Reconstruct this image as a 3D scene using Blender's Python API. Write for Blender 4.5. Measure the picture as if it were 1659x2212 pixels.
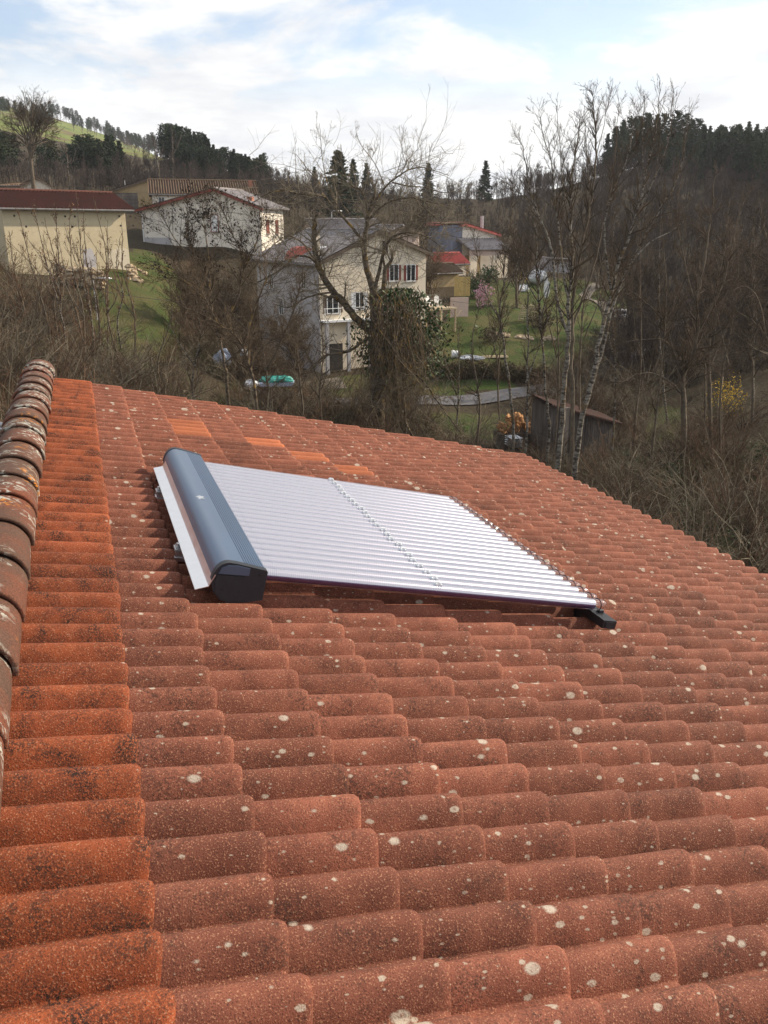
import bpy, math, random
import numpy as np
from mathutils import Matrix, Vector

for o in list(bpy.data.objects): bpy.data.objects.remove(o)
SC = bpy.context.scene
COL = SC.collection
rad = math.radians

# ------------------------------------------------------------------ camera, sky, sun, exposure
CZ = 12.0                       # eye height above the valley road
TILT = 18.89                    # degrees below the horizontal
cam = bpy.data.cameras.new('camera'); camo = bpy.data.objects.new('camera', cam); COL.objects.link(camo)
camo.location = (0, 0, CZ); camo.rotation_euler = (rad(90 - TILT), 0, 0)
cam.sensor_fit = 'HORIZONTAL'; cam.sensor_width = 36; cam.lens = 36 * 2051.4 / 1920
cam.clip_start = 0.05; cam.clip_end = 6000
SC.camera = camo
SC.render.resolution_x, SC.render.resolution_y = 768, 1024
SC.render.engine = 'CYCLES'
SC.view_settings.view_transform = 'Standard'; SC.view_settings.look = 'None'
SC.view_settings.exposure = 0.38; SC.view_settings.gamma = 1.0
SC.cycles.max_bounces = 5; SC.cycles.diffuse_bounces = 2; SC.cycles.glossy_bounces = 3; SC.cycles.transmission_bounces = 2; SC.cycles.transparent_max_bounces = 12

SUN_AZ, SUN_EL = 68.0, 29.0     # azimuth clockwise from the view direction (+Y)
world = bpy.data.worlds.new('World'); SC.world = world; world.use_nodes = True
def sky_world():
    nt = world.node_tree; nt.nodes.clear(); N = nt.nodes; L = nt.links
    out = N.new('ShaderNodeOutputWorld'); add = N.new('ShaderNodeMixShader')
    sky = N.new('ShaderNodeTexSky'); sky.sky_type = 'NISHITA'; sky.sun_disc = False
    sky.sun_elevation = rad(SUN_EL); sky.sun_rotation = rad(SUN_AZ); sky.altitude = 700
    sky.air_density = 1.0; sky.dust_density = 1.5; sky.ozone_density = 1.0
    b1 = N.new('ShaderNodeBackground'); b1.inputs['Strength'].default_value = 0.15
    L.new(sky.outputs[0], b1.inputs['Color'])
    tc = N.new('ShaderNodeTexCoord'); sep = N.new('ShaderNodeSeparateXYZ'); L.new(tc.outputs['Generated'], sep.inputs[0])
    # project the direction on a cloud deck so that clouds flatten towards the horizon
    mx = N.new('ShaderNodeMath'); mx.operation = 'MAXIMUM'; mx.inputs[1].default_value = 0.0; L.new(sep.outputs['Z'], mx.inputs[0])
    ad = N.new('ShaderNodeMath'); ad.operation = 'ADD'; ad.inputs[1].default_value = 0.16; L.new(mx.outputs[0], ad.inputs[0])
    dx = N.new('ShaderNodeMath'); dx.operation = 'DIVIDE'; L.new(sep.outputs['X'], dx.inputs[0]); L.new(ad.outputs[0], dx.inputs[1])
    dy = N.new('ShaderNodeMath'); dy.operation = 'DIVIDE'; L.new(sep.outputs['Y'], dy.inputs[0]); L.new(ad.outputs[0], dy.inputs[1])
    cb = N.new('ShaderNodeCombineXYZ'); L.new(dx.outputs[0], cb.inputs[0]); L.new(dy.outputs[0], cb.inputs[1]); cb.inputs[2].default_value = 9.2
    nz = N.new('ShaderNodeTexNoise'); nz.inputs['Scale'].default_value = 1.25; nz.inputs['Detail'].default_value = 6; nz.inputs['Roughness'].default_value = 0.56; nz.inputs['Distortion'].default_value = 0.25
    L.new(cb.outputs[0], nz.inputs['Vector'])
    cover = N.new('ShaderNodeMapRange'); cover.interpolation_type = 'SMOOTHSTEP'
    L.new(nz.outputs['Fac'], cover.inputs['Value']); cover.inputs['From Min'].default_value = 0.42; cover.inputs['From Max'].default_value = 0.56
    cover.inputs['To Min'].default_value = 0.22; cover.inputs['To Max'].default_value = 1.0
    # low in the sky the line of sight runs through more cloud
    low = N.new('ShaderNodeMapRange'); L.new(mx.outputs[0], low.inputs['Value']); low.inputs['From Min'].default_value = 0.12; low.inputs['From Max'].default_value = 0.20
    low.inputs['To Min'].default_value = 0.97; low.inputs['To Max'].default_value = 0.0
    cm = N.new('ShaderNodeMath'); cm.operation = 'MAXIMUM'; L.new(cover.outputs[0], cm.inputs[0]); L.new(low.outputs[0], cm.inputs[1])
    # bright and greyer masses inside the cloud
    n2 = N.new('ShaderNodeTexNoise'); n2.inputs['Scale'].default_value = 2.3; n2.inputs['Detail'].default_value = 5; n2.inputs['Roughness'].default_value = 0.6; L.new(cb.outputs[0], n2.inputs['Vector'])
    cr = N.new('ShaderNodeValToRGB'); L.new(n2.outputs['Fac'], cr.inputs[0])
    cr.color_ramp.elements[0].position = 0.34; cr.color_ramp.elements[0].color = (0.665, 0.68, 0.71, 1)
    cr.color_ramp.elements[1].position = 0.60; cr.color_ramp.elements[1].color = (0.86, 0.855, 0.84, 1)
    b2 = N.new('ShaderNodeBackground'); b2.inputs['Strength'].default_value = 1.0; L.new(cr.outputs[0], b2.inputs['Color'])
    L.new(cm.outputs[0], add.inputs[0]); L.new(b1.outputs[0], add.inputs[1]); L.new(b2.outputs[0], add.inputs[2])
    L.new(add.outputs[0], out.inputs['Surface'])
sky_world()
sl = bpy.data.lights.new('sun', 'SUN'); sl.energy = 5.0; sl.angle = rad(1.2); sl.color = (1.0, 0.86, 0.68)
so = bpy.data.objects.new('sun', sl); COL.objects.link(so)
sd = Vector((math.sin(rad(SUN_AZ)) * math.cos(rad(SUN_EL)), math.cos(rad(SUN_AZ)) * math.cos(rad(SUN_EL)), math.sin(rad(SUN_EL))))
so.rotation_euler = sd.to_track_quat('Z', 'Y').to_euler(); so.location = (30, 0, 40)

# ------------------------------------------------------------------ helpers
FD = 2051.4 * 1659 / 1920
ST, CT = math.sin(rad(TILT)), math.cos(rad(TILT))
def at(px, py, d):
    """point at forward distance d (m) seen in direction px,py (photo scaled to 1659 wide)"""
    xn = (px - 829.5) / FD; yn = (py - 1106) / FD
    v = Vector((xn, CT - yn * ST, -ST - yn * CT)); v *= d / v.y
    return Vector((v.x, v.y, v.z + CZ))

WM = {}
def link(o, M, parent=None):
    COL.objects.link(o); WM[o.name] = M
    if parent is not None:
        o.parent = parent; o.matrix_local = WM[parent.name].inverted() @ M
    else:
        o.matrix_world = M
    return o
def tag(o, label=None, cat=None, group=None, kind=None):
    if label: o['label'] = label
    if cat: o['category'] = cat
    if group: o['group'] = group
    if kind: o['kind'] = kind
    return o
def empty(name, M, label, cat, group=None):
    o = bpy.data.objects.new(name, None); o.empty_display_size = 0.3
    link(o, M); return tag(o, label, cat, group)
def T(loc, rz=0): return Matrix.Translation(Vector(loc)) @ Matrix.Rotation(rz, 4, 'Z')

class MB:
    """collects vertices and faces for one mesh"""
    def __init__(s): s.v = []; s.f = []
    def add(s, vs, fs):
        b = len(s.v); s.v.extend([tuple(p) for p in vs]); s.f.extend([tuple(b + i for i in f) for f in fs]); return s
    def box(s, x0, x1, y0, y1, z0, z1):
        return s.add([(x0,y0,z0),(x1,y0,z0),(x1,y1,z0),(x0,y1,z0),(x0,y0,z1),(x1,y0,z1),(x1,y1,z1),(x0,y1,z1)],
                     [(0,3,2,1),(4,5,6,7),(0,1,5,4),(1,2,6,5),(2,3,7,6),(3,0,4,7)])
    def hexa(s, p):   # 8 corners bottom ring then top ring
        return s.add(p, [(0,3,2,1),(4,5,6,7),(0,1,5,4),(1,2,6,5),(2,3,7,6),(3,0,4,7)])
    def tube(s, pts, r, n=8, caps=True):
        pts = [Vector(p) for p in pts]; rs = r if isinstance(r, (list, tuple)) else [r] * len(pts)
        vs = []; fs = []
        for i, p in enumerate(pts):
            t = (pts[min(i+1, len(pts)-1)] - pts[max(i-1, 0)]).normalized()
            a = Vector((0, 0, 1)) if abs(t.z) < 0.9 else Vector((1, 0, 0))
            u = t.cross(a).normalized(); w = t.cross(u)
            for k in range(n):
                q = 2 * math.pi * k / n; vs.append(p + (u * math.cos(q) + w * math.sin(q)) * rs[i])
        for i in range(len(pts) - 1):
            for k in range(n):
                a = i*n + k; b = i*n + (k+1) % n; fs.append((a, b, b+n, a+n))
        if caps: fs.append(tuple(range(n))[::-1]); fs.append(tuple(range((len(pts)-1)*n, len(pts)*n)))
        return s.add(vs, fs)
    def prism(s, poly, axis, a0, a1):  # poly of 2-tuples extruded along axis
        def mk(p, a): return {'x': (a, p[0], p[1]), 'y': (p[0], a, p[1]), 'z': (p[0], p[1], a)}[axis]
        n = len(poly); vs = [mk(p, a0) for p in poly] + [mk(p, a1) for p in poly]
        fs = [tuple(range(n))[::-1], tuple(range(n, 2*n))] + [(i, (i+1) % n, (i+1) % n + n, i + n) for i in range(n)]
        return s.add(vs, fs)
    def blob(s, c, r, seed=0, nu=14, nv=8, amp=0.15, flat=None):
        rg = random.Random(seed); ph = [rg.uniform(0, 6.28) for _ in range(6)]
        vs = []; fs = []
        for j in range(nv + 1):
            th = math.pi * j / nv
            for i in range(nu):
                a = 2 * math.pi * i / nu
                q = 1 + amp * (math.sin(3*a + ph[0]) * math.sin(th*2 + ph[1]) + 0.6 * math.sin(5*a + ph[2] + 3*th) + 0.4 * math.sin(7*a + ph[3] - 4*th))
                z = math.cos(th) * r[2] * q
                if flat is not None: z = max(z, flat)
                vs.append((c[0] + math.sin(th)*math.cos(a)*r[0]*q, c[1] + math.sin(th)*math.sin(a)*r[1]*q, c[2] + z))
        for j in range(nv):
            for i in range(nu): fs.append((j*nu + i, (j+1)*nu + i, (j+1)*nu + (i+1) % nu, j*nu + (i+1) % nu))
        return s.add(vs, fs)
    def mesh(s, name, mat, smooth=False):
        me = bpy.data.meshes.new(name); me.from_pydata(s.v, [], s.f); me.update()
        import bmesh
        bm = bmesh.new(); bm.from_mesh(me); bmesh.ops.recalc_face_normals(bm, faces=bm.faces); bm.to_mesh(me); bm.free()
        if mat: me.materials.append(mat)
        if smooth: me.shade_smooth()
        return me
    def part(s, name, mat, parent, M=None, smooth=False):
        o = bpy.data.objects.new(name, s.mesh(name, mat, smooth))
        return link(o, WM[parent.name] if M is None else M, parent)
    def thing(s, name, mat, M, label, cat, group=None, smooth=False):
        o = bpy.data.objects.new(name, s.mesh(name, mat, smooth)); link(o, M); return tag(o, label, cat, group)

def np_mesh(name, V, quads=None, tris=None, mat=None, smooth=True):
    me = bpy.data.meshes.new(name)
    nq = 0 if quads is None else len(quads); nt_ = 0 if tris is None else len(tris)
    me.vertices.add(len(V)); me.vertices.foreach_set('co', np.asarray(V, np.float32).ravel())
    loops = np.concatenate([np.asarray(quads, np.int32).ravel() if nq else np.zeros(0, np.int32), np.asarray(tris, np.int32).ravel() if nt_ else np.zeros(0, np.int32)])
    me.loops.add(len(loops)); me.loops.foreach_set('vertex_index', loops)
    me.polygons.add(nq + nt_)
    st = np.concatenate([np.arange(nq) * 4, nq * 4 + np.arange(nt_) * 3]).astype(np.int32)
    me.polygons.foreach_set('loop_start', st)
    me.update(calc_edges=True); me.validate()
    if mat: me.materials.append(mat)
    if smooth: me.shade_smooth()
    return me

# ------------------------------------------------------------------ materials
class NT:
    def __init__(s, name):
        s.m = bpy.data.materials.new(name); s.m.use_nodes = True; s.t = s.m.node_tree; s.N = s.t.nodes; s.L = s.t.links
        s.b = s.N['Principled BSDF']; s.pos = None
    def n(s, t, **kw):
        o = s.N.new(t)
        for k, v in kw.items(): setattr(o, k, v)
        return o
    def coord(s, mode='pos', sc=None):
        if mode == 'pos': o = s.n('ShaderNodeNewGeometry').outputs['Position']
        else: o = s.n('ShaderNodeTexCoord').outputs['Object']
        if sc:
            mp = s.n('ShaderNodeMapping'); mp.inputs['Scale'].default_value = sc; s.L.new(o, mp.inputs[0]); o = mp.outputs[0]
        return o
    def noise(s, scale, detail=4, rough=0.55, co=None, dist=0):
        o = s.n('ShaderNodeTexNoise'); o.inputs['Scale'].default_value = scale; o.inputs['Detail'].default_value = detail; o.inputs['Roughness'].default_value = rough; o.inputs['Distortion'].default_value = dist
        s.L.new(co if co is not None else s.coord(), o.inputs['Vector']); return o.outputs['Fac']
    def ramp(s, f, stops):
        o = s.n('ShaderNodeValToRGB'); s.L.new(f, o.inputs[0]); e = o.color_ramp.elements
        while len(e) < len(stops): e.new(0.5)
        for i, (p, c) in enumerate(stops):
            e[i].position = p; e[i].color = (c, c, c, 1) if not isinstance(c, tuple) else (*c, 1)
        return o.outputs[0]
    def mix(s, f, a, b, mode='MIX'):
        o = s.n('ShaderNodeMix', data_type='RGBA', blend_type=mode)
        for sock, v in ((o.inputs[0], f), (o.inputs[6], a), (o.inputs[7], b)):
            if isinstance(v, (int, float)): sock.default_value = v
            elif isinstance(v, tuple): sock.default_value = (*v, 1)
            else: s.L.new(v, sock)
        return o.outputs[2]
    def math(s, op, a, b=0.0):
        o = s.n('ShaderNodeMath', operation=op)
        for sock, v in ((o.inputs[0], a), (o.inputs[1], b)):
            if isinstance(v, (int, float)): sock.default_value = v
            else: s.L.new(v, sock)
        return o.outputs[0]
    def bump(s, h, strength, dist):
        o = s.n('ShaderNodeBump'); o.inputs['Strength'].default_value = strength; o.inputs['Distance'].default_value = dist
        s.L.new(h, o.inputs['Height']); s.L.new(o.outputs[0], s.b.inputs['Normal'])
    def out(s, col, rough=0.8, metal=0.0, spec=0.3):
        i = s.b.inputs['Base Color']
        if isinstance(col, tuple): i.default_value = (*col, 1)
        else: s.L.new(col, i)
        if isinstance(rough, (int, float)): s.b.inputs['Roughness'].default_value = rough
        else: s.L.new(rough, s.b.inputs['Roughness'])
        s.b.inputs['Metallic'].default_value = metal; s.b.inputs['Specular IOR Level'].default_value = spec
        return s.m

def mat_simple(name, c1, c2, scale, rough=0.8, metal=0, spec=0.3, bump=0.0, co='pos', obj_rand=0.0, stretch=None, lo=0.35, hi=0.65):
    t = NT(name); co_ = t.coord(co, stretch); f = t.noise(scale, 6, 0.6, co_)
    col = t.ramp(f, [(lo, c1), (hi, c2)])
    if obj_rand:
        r = t.n('ShaderNodeObjectInfo').outputs['Random']
        v = t.math('ADD', t.math('MULTIPLY', r, 2 * obj_rand), 1 - obj_rand)
        col = t.mix(1.0, col, t.n('ShaderNodeCombineColor').outputs[0], 'MULTIPLY') if False else t.mix(1.0, col, grey(t, v), 'MULTIPLY')
    if bump: t.bump(f, 0.6, bump)
    return t.out(col, rough, metal, spec)
def grey(t, v):
    o = t.n('ShaderNodeCombineColor'); 
    for k in range(3): t.L.new(v, o.inputs[k])
    return o.outputs[0]

ROOFC = []
def mat_tile(name, ca, cb, black=0.3, lichen=1.0, crest=0.0):
    t = NT(name); P = t.coord()
    r = t.n('ShaderNodeObjectInfo').outputs['Random']
    mid = t.noise(7, 3, 0.6, P)
    col = t.mix(t.ramp(mid, [(0.35, 0.0), (0.65, 1.0)]), ca, cb)
    col = t.mix(1.0, col, grey(t, t.math('ADD', t.math('MULTIPLY', r, 0.42), 0.78)), 'MULTIPLY')
    # coarse sand grain of the concrete face, pale and dark grains
    g = t.noise(240, 1, 0.6, P)
    col = t.mix(t.ramp(g, [(0.60, 0.0), (0.70, 0.8)]), col, (0.42, 0.22, 0.13))
    col = t.mix(t.ramp(g, [(0.30, 0.75), (0.42, 0.0)]), col, (0.06, 0.024, 0.016))
    # black algae, in patches of small dots
    a1 = t.noise(6.5, 3, 0.7, P, 0.6); a2 = t.noise(95 if black < 0.9 else 150, 3, 0.8, P)
    al = t.math('MULTIPLY', t.ramp(a1, [(0.44, 0.0), (0.66, 1.0)] if black < 0.9 else [(0.38, 0.0), (0.64, 1.0)]), t.ramp(a2, [(0.44, 0.0), (0.60, 1.0)] if black < 0.9 else [(0.42, 0.0), (0.54, 1.0)]))
    col = t.mix(t.math('MULTIPLY', al, black), col, (0.022, 0.014, 0.011))
    if lichen > 0:      # round pale lichen rosettes, laid out in the plane of the roof
        tc = t.n('ShaderNodeTexCoord'); ROOFC.append(tc); RO = t.n('ShaderNodeSeparateXYZ'); t.L.new(tc.outputs['Object'], RO.inputs[0]); RC = t.n('ShaderNodeCombineXYZ'); t.L.new(RO.outputs[0], RC.inputs[0]); t.L.new(t.math('ADD', RO.outputs[1], t.math('MULTIPLY', RO.outputs[2], 1.3)), RC.inputs[1]); RP = RC.outputs[0]
        pv = t.n('ShaderNodeVectorMath', operation='MULTIPLY_ADD')
        cw = t.n('ShaderNodeCombineXYZ'); t.L.new(a2, cw.inputs[0]); t.L.new(mid, cw.inputs[1])
        t.L.new(cw.outputs[0], pv.inputs[0]); pv.inputs[1].default_value = (0.022,) * 3; t.L.new(RP, pv.inputs[2])
        clus = t.ramp(t.noise(1.3, 2, 0.6, RP), [(0.36, 0.35), (0.62, 1.0)])
        for sc, lo, th, c in ((6.0, 0.70, 0.25, (0.47, 0.41, 0.33)), (11.0, 0.60, 0.25, (0.44, 0.38, 0.30)), (24.0, 0.66, 0.24, (0.38, 0.31, 0.24))):
            vo = t.n('ShaderNodeTexVoronoi'); vo.voronoi_dimensions = '2D'; vo.inputs['Scale'].default_value = sc
            t.L.new(pv.outputs[0], vo.inputs['Vector'])
            sep = t.n('ShaderNodeSeparateColor'); t.L.new(vo.outputs['Color'], sep.inputs[0])
            rr_ = t.math('MULTIPLY', t.math('MULTIPLY', t.ramp(sep.outputs[0], [(lo, 0.0), (lo + 0.02, 0.35), (1.0, 1.0)]), clus), th * lichen)
            dd_ = t.math('SUBTRACT', rr_, vo.outputs['Distance'])
            m = t.math('MULTIPLY', t.ramp(dd_, [(0.0, 0.0), (0.05, 0.92), (0.13, 0.85), (0.20, 0.45)]), t.ramp(a2, [(0.30, 0.25), (0.50, 1.0)]))
            col = t.mix(m, col, c)
    t.bump(g, 0.5, 0.003)
    return t.out(col, 0.86, 0, 0.25)

M = {}
M['tile'] = mat_tile('weathered_concrete_tile', (0.240, 0.083, 0.050), (0.158, 0.051, 0.031), 0.7, 0.85)
M['tile_orange'] = mat_tile('orange_concrete_tile', (0.30, 0.074, 0.026), (0.235, 0.056, 0.021), 0.97, 0.25)
M['tile_fresh'] = mat_tile('fresh_orange_tile', (0.40, 0.125, 0.055), (0.36, 0.11, 0.05), 0.05, 0.3)
def mat_ridge():
    t = NT('lichen_covered_ridge_tile'); P = t.coord()
    col = t.ramp(t.noise(2.2, 4, 0.6, P), [(0.35, (0.19, 0.060, 0.031)), (0.55, (0.115, 0.064, 0.044))])
    col = t.mix(t.ramp(t.noise(140, 4, 0.75, P), [(0.44, 0.0), (0.60, 0.8)]), col, (0.045, 0.028, 0.022))
    a = t.math('MULTIPLY', t.ramp(t.noise(2.6, 3, 0.6, P), [(0.47, 0.0), (0.58, 1.0)]), t.ramp(t.noise(24, 5, 0.62, P, 0.8), [(0.52, 0.0), (0.58, 1.0)]))
    col = t.mix(a, col, (0.40, 0.40, 0.35))
    b = t.math('MULTIPLY', t.ramp(t.noise(1.7, 2, 0.5, t.coord('pos', (1.3, 1.1, 1))), [(0.55, 0.0), (0.62, 1.0)]), t.ramp(t.noise(31, 4, 0.6, P, 0.5), [(0.56, 0.0), (0.61, 1.0)]))
    col = t.mix(b, col, (0.55, 0.20, 0.02))
    t.bump(t.noise(70, 5, 0.7, P), 0.7, 0.006)
    return t.out(col, 0.88, 0, 0.2)
M['ridge'] = mat_ridge()
M['mortar'] = mat_simple('grey_mortar', (0.28, 0.25, 0.22), (0.38, 0.35, 0.31), 20, bump=0.004)
M['render'] = mat_simple('cream_render', (0.52, 0.45, 0.34), (0.60, 0.53, 0.41), 3)
M['timber'] = mat_simple('old_timber', (0.10, 0.07, 0.05), (0.16, 0.12, 0.09), 6, stretch=(1, 1, 0.1))

def mat_metal(name, c, rough, var=0.1):
    t = NT(name); f = t.noise(14, 4, 0.6); 
    return t.out(t.ramp(f, [(0.3, tuple(x * (1 - var) for x in c)), (0.7, c)]), t.ramp(f, [(0.3, rough), (0.7, rough * 1.3)]), 1.0, 0.5)
M['aluminium'] = mat_metal('bare_aluminium', (0.80, 0.80, 0.82), 0.28)
M['galv'] = mat_metal('galvanised_steel', (0.55, 0.56, 0.57), 0.45)
def mat_header():
    t = NT('slate_blue_coated_aluminium'); f = t.noise(3, 5, 0.6)
    t.b.inputs['Coat Weight'].default_value = 0.25; t.b.inputs['Coat Roughness'].default_value = 0.25
    t.bump(t.noise(900, 2), 0.08, 0.0005)
    return t.out(t.ramp(f, [(0.35, (0.085, 0.130, 0.205)), (0.65, (0.100, 0.150, 0.235))]), t.ramp(f, [(0.3, 0.34), (0.7, 0.44)]), 0.55, 0.6)
M['header'] = mat_header()
M['cap'] = mat_simple('black_moulded_plastic', (0.014, 0.016, 0.021), (0.020, 0.022, 0.028), 30, 0.5, spec=0.45)
M['black'] = mat_simple('black_rail', (0.012, 0.013, 0.015), (0.02, 0.02, 0.022), 10, 0.4, spec=0.5)
M['print'] = mat_simple('silver_print', (0.30, 0.33, 0.37), (0.36, 0.39, 0.43), 10, 0.5)
def mat_glass():
    m = bpy.data.materials.new('clear_borosilicate_glass'); m.use_nodes = True; nt = m.node_tree; nt.nodes.clear()
    o = nt.nodes.new('ShaderNodeOutputMaterial'); mx = nt.nodes.new('ShaderNodeMixShader'); tr = nt.nodes.new('ShaderNodeBsdfTransparent'); gl = nt.nodes.new('ShaderNodeBsdfGlossy'); fr = nt.nodes.new('ShaderNodeFresnel')
    fr.inputs['IOR'].default_value = 1.5; gl.inputs['Roughness'].default_value = 0.06; gl.inputs['Color'].default_value = (0.97, 0.98, 1, 1); tr.inputs['Color'].default_value = (0.95, 0.955, 0.97, 1)
    ml = nt.nodes.new('ShaderNodeMath'); ml.operation = 'MULTIPLY'; ml.inputs[1].default_value = 1.5; ml.use_clamp = True
    ge = nt.nodes.new('ShaderNodeNewGeometry'); iv = nt.nodes.new('ShaderNodeMath'); iv.operation = 'SUBTRACT'; iv.inputs[0].default_value = 1.0; nt.links.new(ge.outputs['Backfacing'], iv.inputs[1]); m2 = nt.nodes.new('ShaderNodeMath'); m2.operation = 'MULTIPLY'; nt.links.new(iv.outputs[0], m2.inputs[1]); nt.links.new(ml.outputs[0], m2.inputs[0])
    nt.links.new(fr.outputs[0], ml.inputs[0]); nt.links.new(m2.outputs[0], mx.inputs[0]); nt.links.new(tr.outputs[0], mx.inputs[1]); nt.links.new(gl.outputs[0], mx.inputs[2]); nt.links.new(mx.outputs[0], o.inputs[0])
    return m
M['glass'] = mat_glass()
def mat_fin(name, c, rough, metal):
    t = NT(name); P = t.coord('obj')
    w = t.n('ShaderNodeTexWave'); w.inputs['Scale'].default_value = 34; w.inputs['Distortion'].default_value = 0; t.L.new(P, w.inputs[0])
    col = t.mix(t.math('MULTIPLY', w.outputs['Fac'], 0.35), c, tuple(0.55 * x for x in c))
    t.bump(w.outputs['Fac'], 0.25, 0.002)
    return t.out(col, rough, metal, 0.5)
M['tube_sheen'] = mat_fin('painted_tube_sheen', (0.49, 0.48, 0.54), 0.30, 0.5)  # pale colour paints the white glint of the tubes onto an inner sheet
M['absorber'] = mat_fin('purple_selective_coating', (0.10, 0.055, 0.15), 0.3, 0.6)
M['clear'] = mat_simple('clear_plastic', (0.7, 0.72, 0.74), (0.8, 0.82, 0.84), 20, 0.2, spec=0.6)
M['wire'] = mat_simple('dark_spring_wire', (0.03, 0.02, 0.035), (0.05, 0.035, 0.05), 20, 0.4, 0.5)

# ------------------------------------------------------------------ the roof frame
U = Vector((0.91439302, 0.32822073, -0.23697375)); V = Vector((-0.33784386, 0.94120217, 0)); NN = Vector((0.22304021, 0.08006013, 0.97151605))
EX, PT = 0.31992, 0.15
O = Vector((0, 0, CZ)) + 0.350 * U + 1.269 * V - 1.342 * NN      # first course butt line, row 0, crest level
RM = Matrix(((U.x, V.x, NN.x, O.x), (U.y, V.y, NN.y, O.y), (U.z, V.z, NN.z, O.z), (0, 0, 0, 1)))
def roofM(u, v, n=0.0): return RM @ Matrix.Translation((u, v, n))
NC, V0, V1 = 17, -0.9, 7.425
def course_u(i): return 0.0 if i == 1 else (i - 1) * EX - 0.0387    # butt line of course i
rng = random.Random(7)

house = empty('tiled_house', Matrix.Translation((0, 4, CZ - 8.3)), 'house under the large red tiled roof in the foreground', 'house')
mb = MB()   # walls under the roof, in roof-plan coordinates
UH = Vector((U.x, U.y, 0)).normalized()
def plan(u, v, z): p = O + U * u + V * v; return (p.x, p.y, z)
zt = lambda u: (O + U * u).z - 0.19
gz = CZ - 8.6
q = [(-0.52, V0 - 3), (4.6, V0 - 3), (4.6, V1 - 0.15), (-0.52, V1 - 0.15)]
mb.hexa([plan(u, v, gz) for u, v in q] + [plan(u, v, zt(u)) for u, v in q])
mb.part('wall', M['render'], house, Matrix.Identity(4))
mb = MB(); mb.box(-0.56, 4.98, V0 - 3, V1 - 0.03, -0.165, -0.135)
roof = mb.part('roof', M['timber'], house, RM)
for tc in ROOFC: tc.object = roof
mb = MB(); mb.box(4.98, 5.005, V0 - 3, V1 - 0.04, -0.26, -0.13); mb.part('fascia_board', M['timber'], house, RM)
mb = MB()
gut = [(4.98 + 0.07 + 0.065 * math.cos(a), -0.175 + 0.065 * math.sin(a)) for a in np.linspace(math.pi, 2 * math.pi, 9)]
gut += [(4.98 + 0.07 + 0.058 * math.cos(a), -0.175 + 0.058 * math.sin(a)) for a in np.linspace(2 * math.pi, math.pi, 9)]
mb.v = []; mb.prism(gut, 'y', V0 - 3, V1 - 0.05); mb.part('gutter', M['galv'], house, RM)

# --- double roman tile: two rolls, butt end rounded, side lap lip on the far edge
TL = 0.42
def prof(y):
    y = y if y < 0.075 else y - PT
    a = abs(y)
    return -0.070 + (0.070 * (0.5 + 0.5 * math.cos(math.pi * a / 0.063)) ** 0.48 if a < 0.063 else 0.0)
def tile_mesh(name, mat, wob, seed):
    rg = random.Random(seed)
    ys = [-0.085, -0.072] + [-0.063 * math.cos(math.pi * k / 14) for k in range(15)] + [0.075] + [PT - 0.063 * math.cos(math.pi * k / 14) for k in range(14)] + [PT + 0.067]
    zs = [prof(y) for y in ys]; zs[0] -= 0.004
    zs[-1] = zs[-2] = max(zs[-2], -0.058); zs[-3] = max(zs[-3], -0.052)
    xs = [(0.0, 0.0), (0.10, 0.0), (0.2, 0.0), (0.30, 0.0), (TL - 0.034, 0.0), (TL - 0.016, -0.0025), (TL - 0.004, -0.010), (TL, -0.019), (TL - 0.001, -0.029)]
    tl = 0.024 / EX
    V_ = []; F = []; ny = len(ys)
    for k, (x, dz) in enumerate(xs):
        for y, z in zip(ys, zs):
            w = wob * (rg.uniform(-1, 1)) if 0 < k < 8 else 0
            V_.append((x - TL, y, z + dz - (TL - x) * tl + w))
    nx = len(xs)
    for i in range(nx - 1):
        for j in range(ny - 1):
            a = i * ny + j; F.append((a, a + ny, a + ny + 1, a + 1))
    # thickness of the far lip
    b = len(V_)
    for i in range(nx): x, y, z = V_[i * ny + ny - 1]; V_.append((x, y + 0.001, z - 0.010))
    for i in range(nx - 1): a = i * ny + ny - 1; F.append((a, a + ny, b + i + 1, b + i))
    me = bpy.data.meshes.new(name); me.from_pydata(V_, [], F); me.materials.append(mat); me.shade_smooth(); me.update()
    return me
TM = {k: [tile_mesh('roof_tile', M[m], 0.0007, s) for s in range(4)] for k, m in (('w', 'tile'), ('o', 'tile_orange'), ('f', 'tile_fresh'))}
fresh = {(4, 19), (4, 20), (6, 19), (7, 18), (8, 17)}   # replaced tiles
cands = []
Ci = RM.inverted() @ Vector((0, 0, CZ))
kmax = int((V1 - 0.02) / (2 * PT))
for i in range(1, NC + 1):
    for k in range(-9, kmax + 1):
        u = course_u(i); v = (2 * k - 1) * PT
        vv = v * (1 + 0.0045 * u) if v > 0 else v
        # how large the tile shows: solid angle of its rectangle
        c = Vector((u - 0.16, vv + 0.075, 0)); d = Ci - c
        cands.append((d.z / d.length ** 3 if v > -0.45 else 0.0, i, k, u, vv))
cands.sort(reverse=True)
joinV, joinF = [], []
for n_, (s_, i, k, u, vv) in enumerate(cands):
    kind = 'o' if i == 1 else ('f' if (i, k) in fresh else 'w')
    me = rng.choice(TM[kind])
    Mx = roofM(u + rng.gauss(0, 0.0045), vv + rng.uniform(-0.002, 0.002), rng.uniform(-0.002, 0.003)) @ Matrix.Rotation(rng.gauss(0, 0.006), 4, 'Z') @ Matrix.Rotation(rng.uniform(-0.010, 0.010), 4, 'X') @ Matrix.Rotation(rng.uniform(-0.004, 0.004), 4, 'Y')
    if n_ < 296 or kind != 'w':
        o = bpy.data.objects.new('roof_tile', me); link(o, Mx, roof)
        if kind == 'f': o['label'] = 'bright orange replacement tile'
    else:
        joinV.append((Mx, me))
vs = []; fs = []; base = 0
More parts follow.
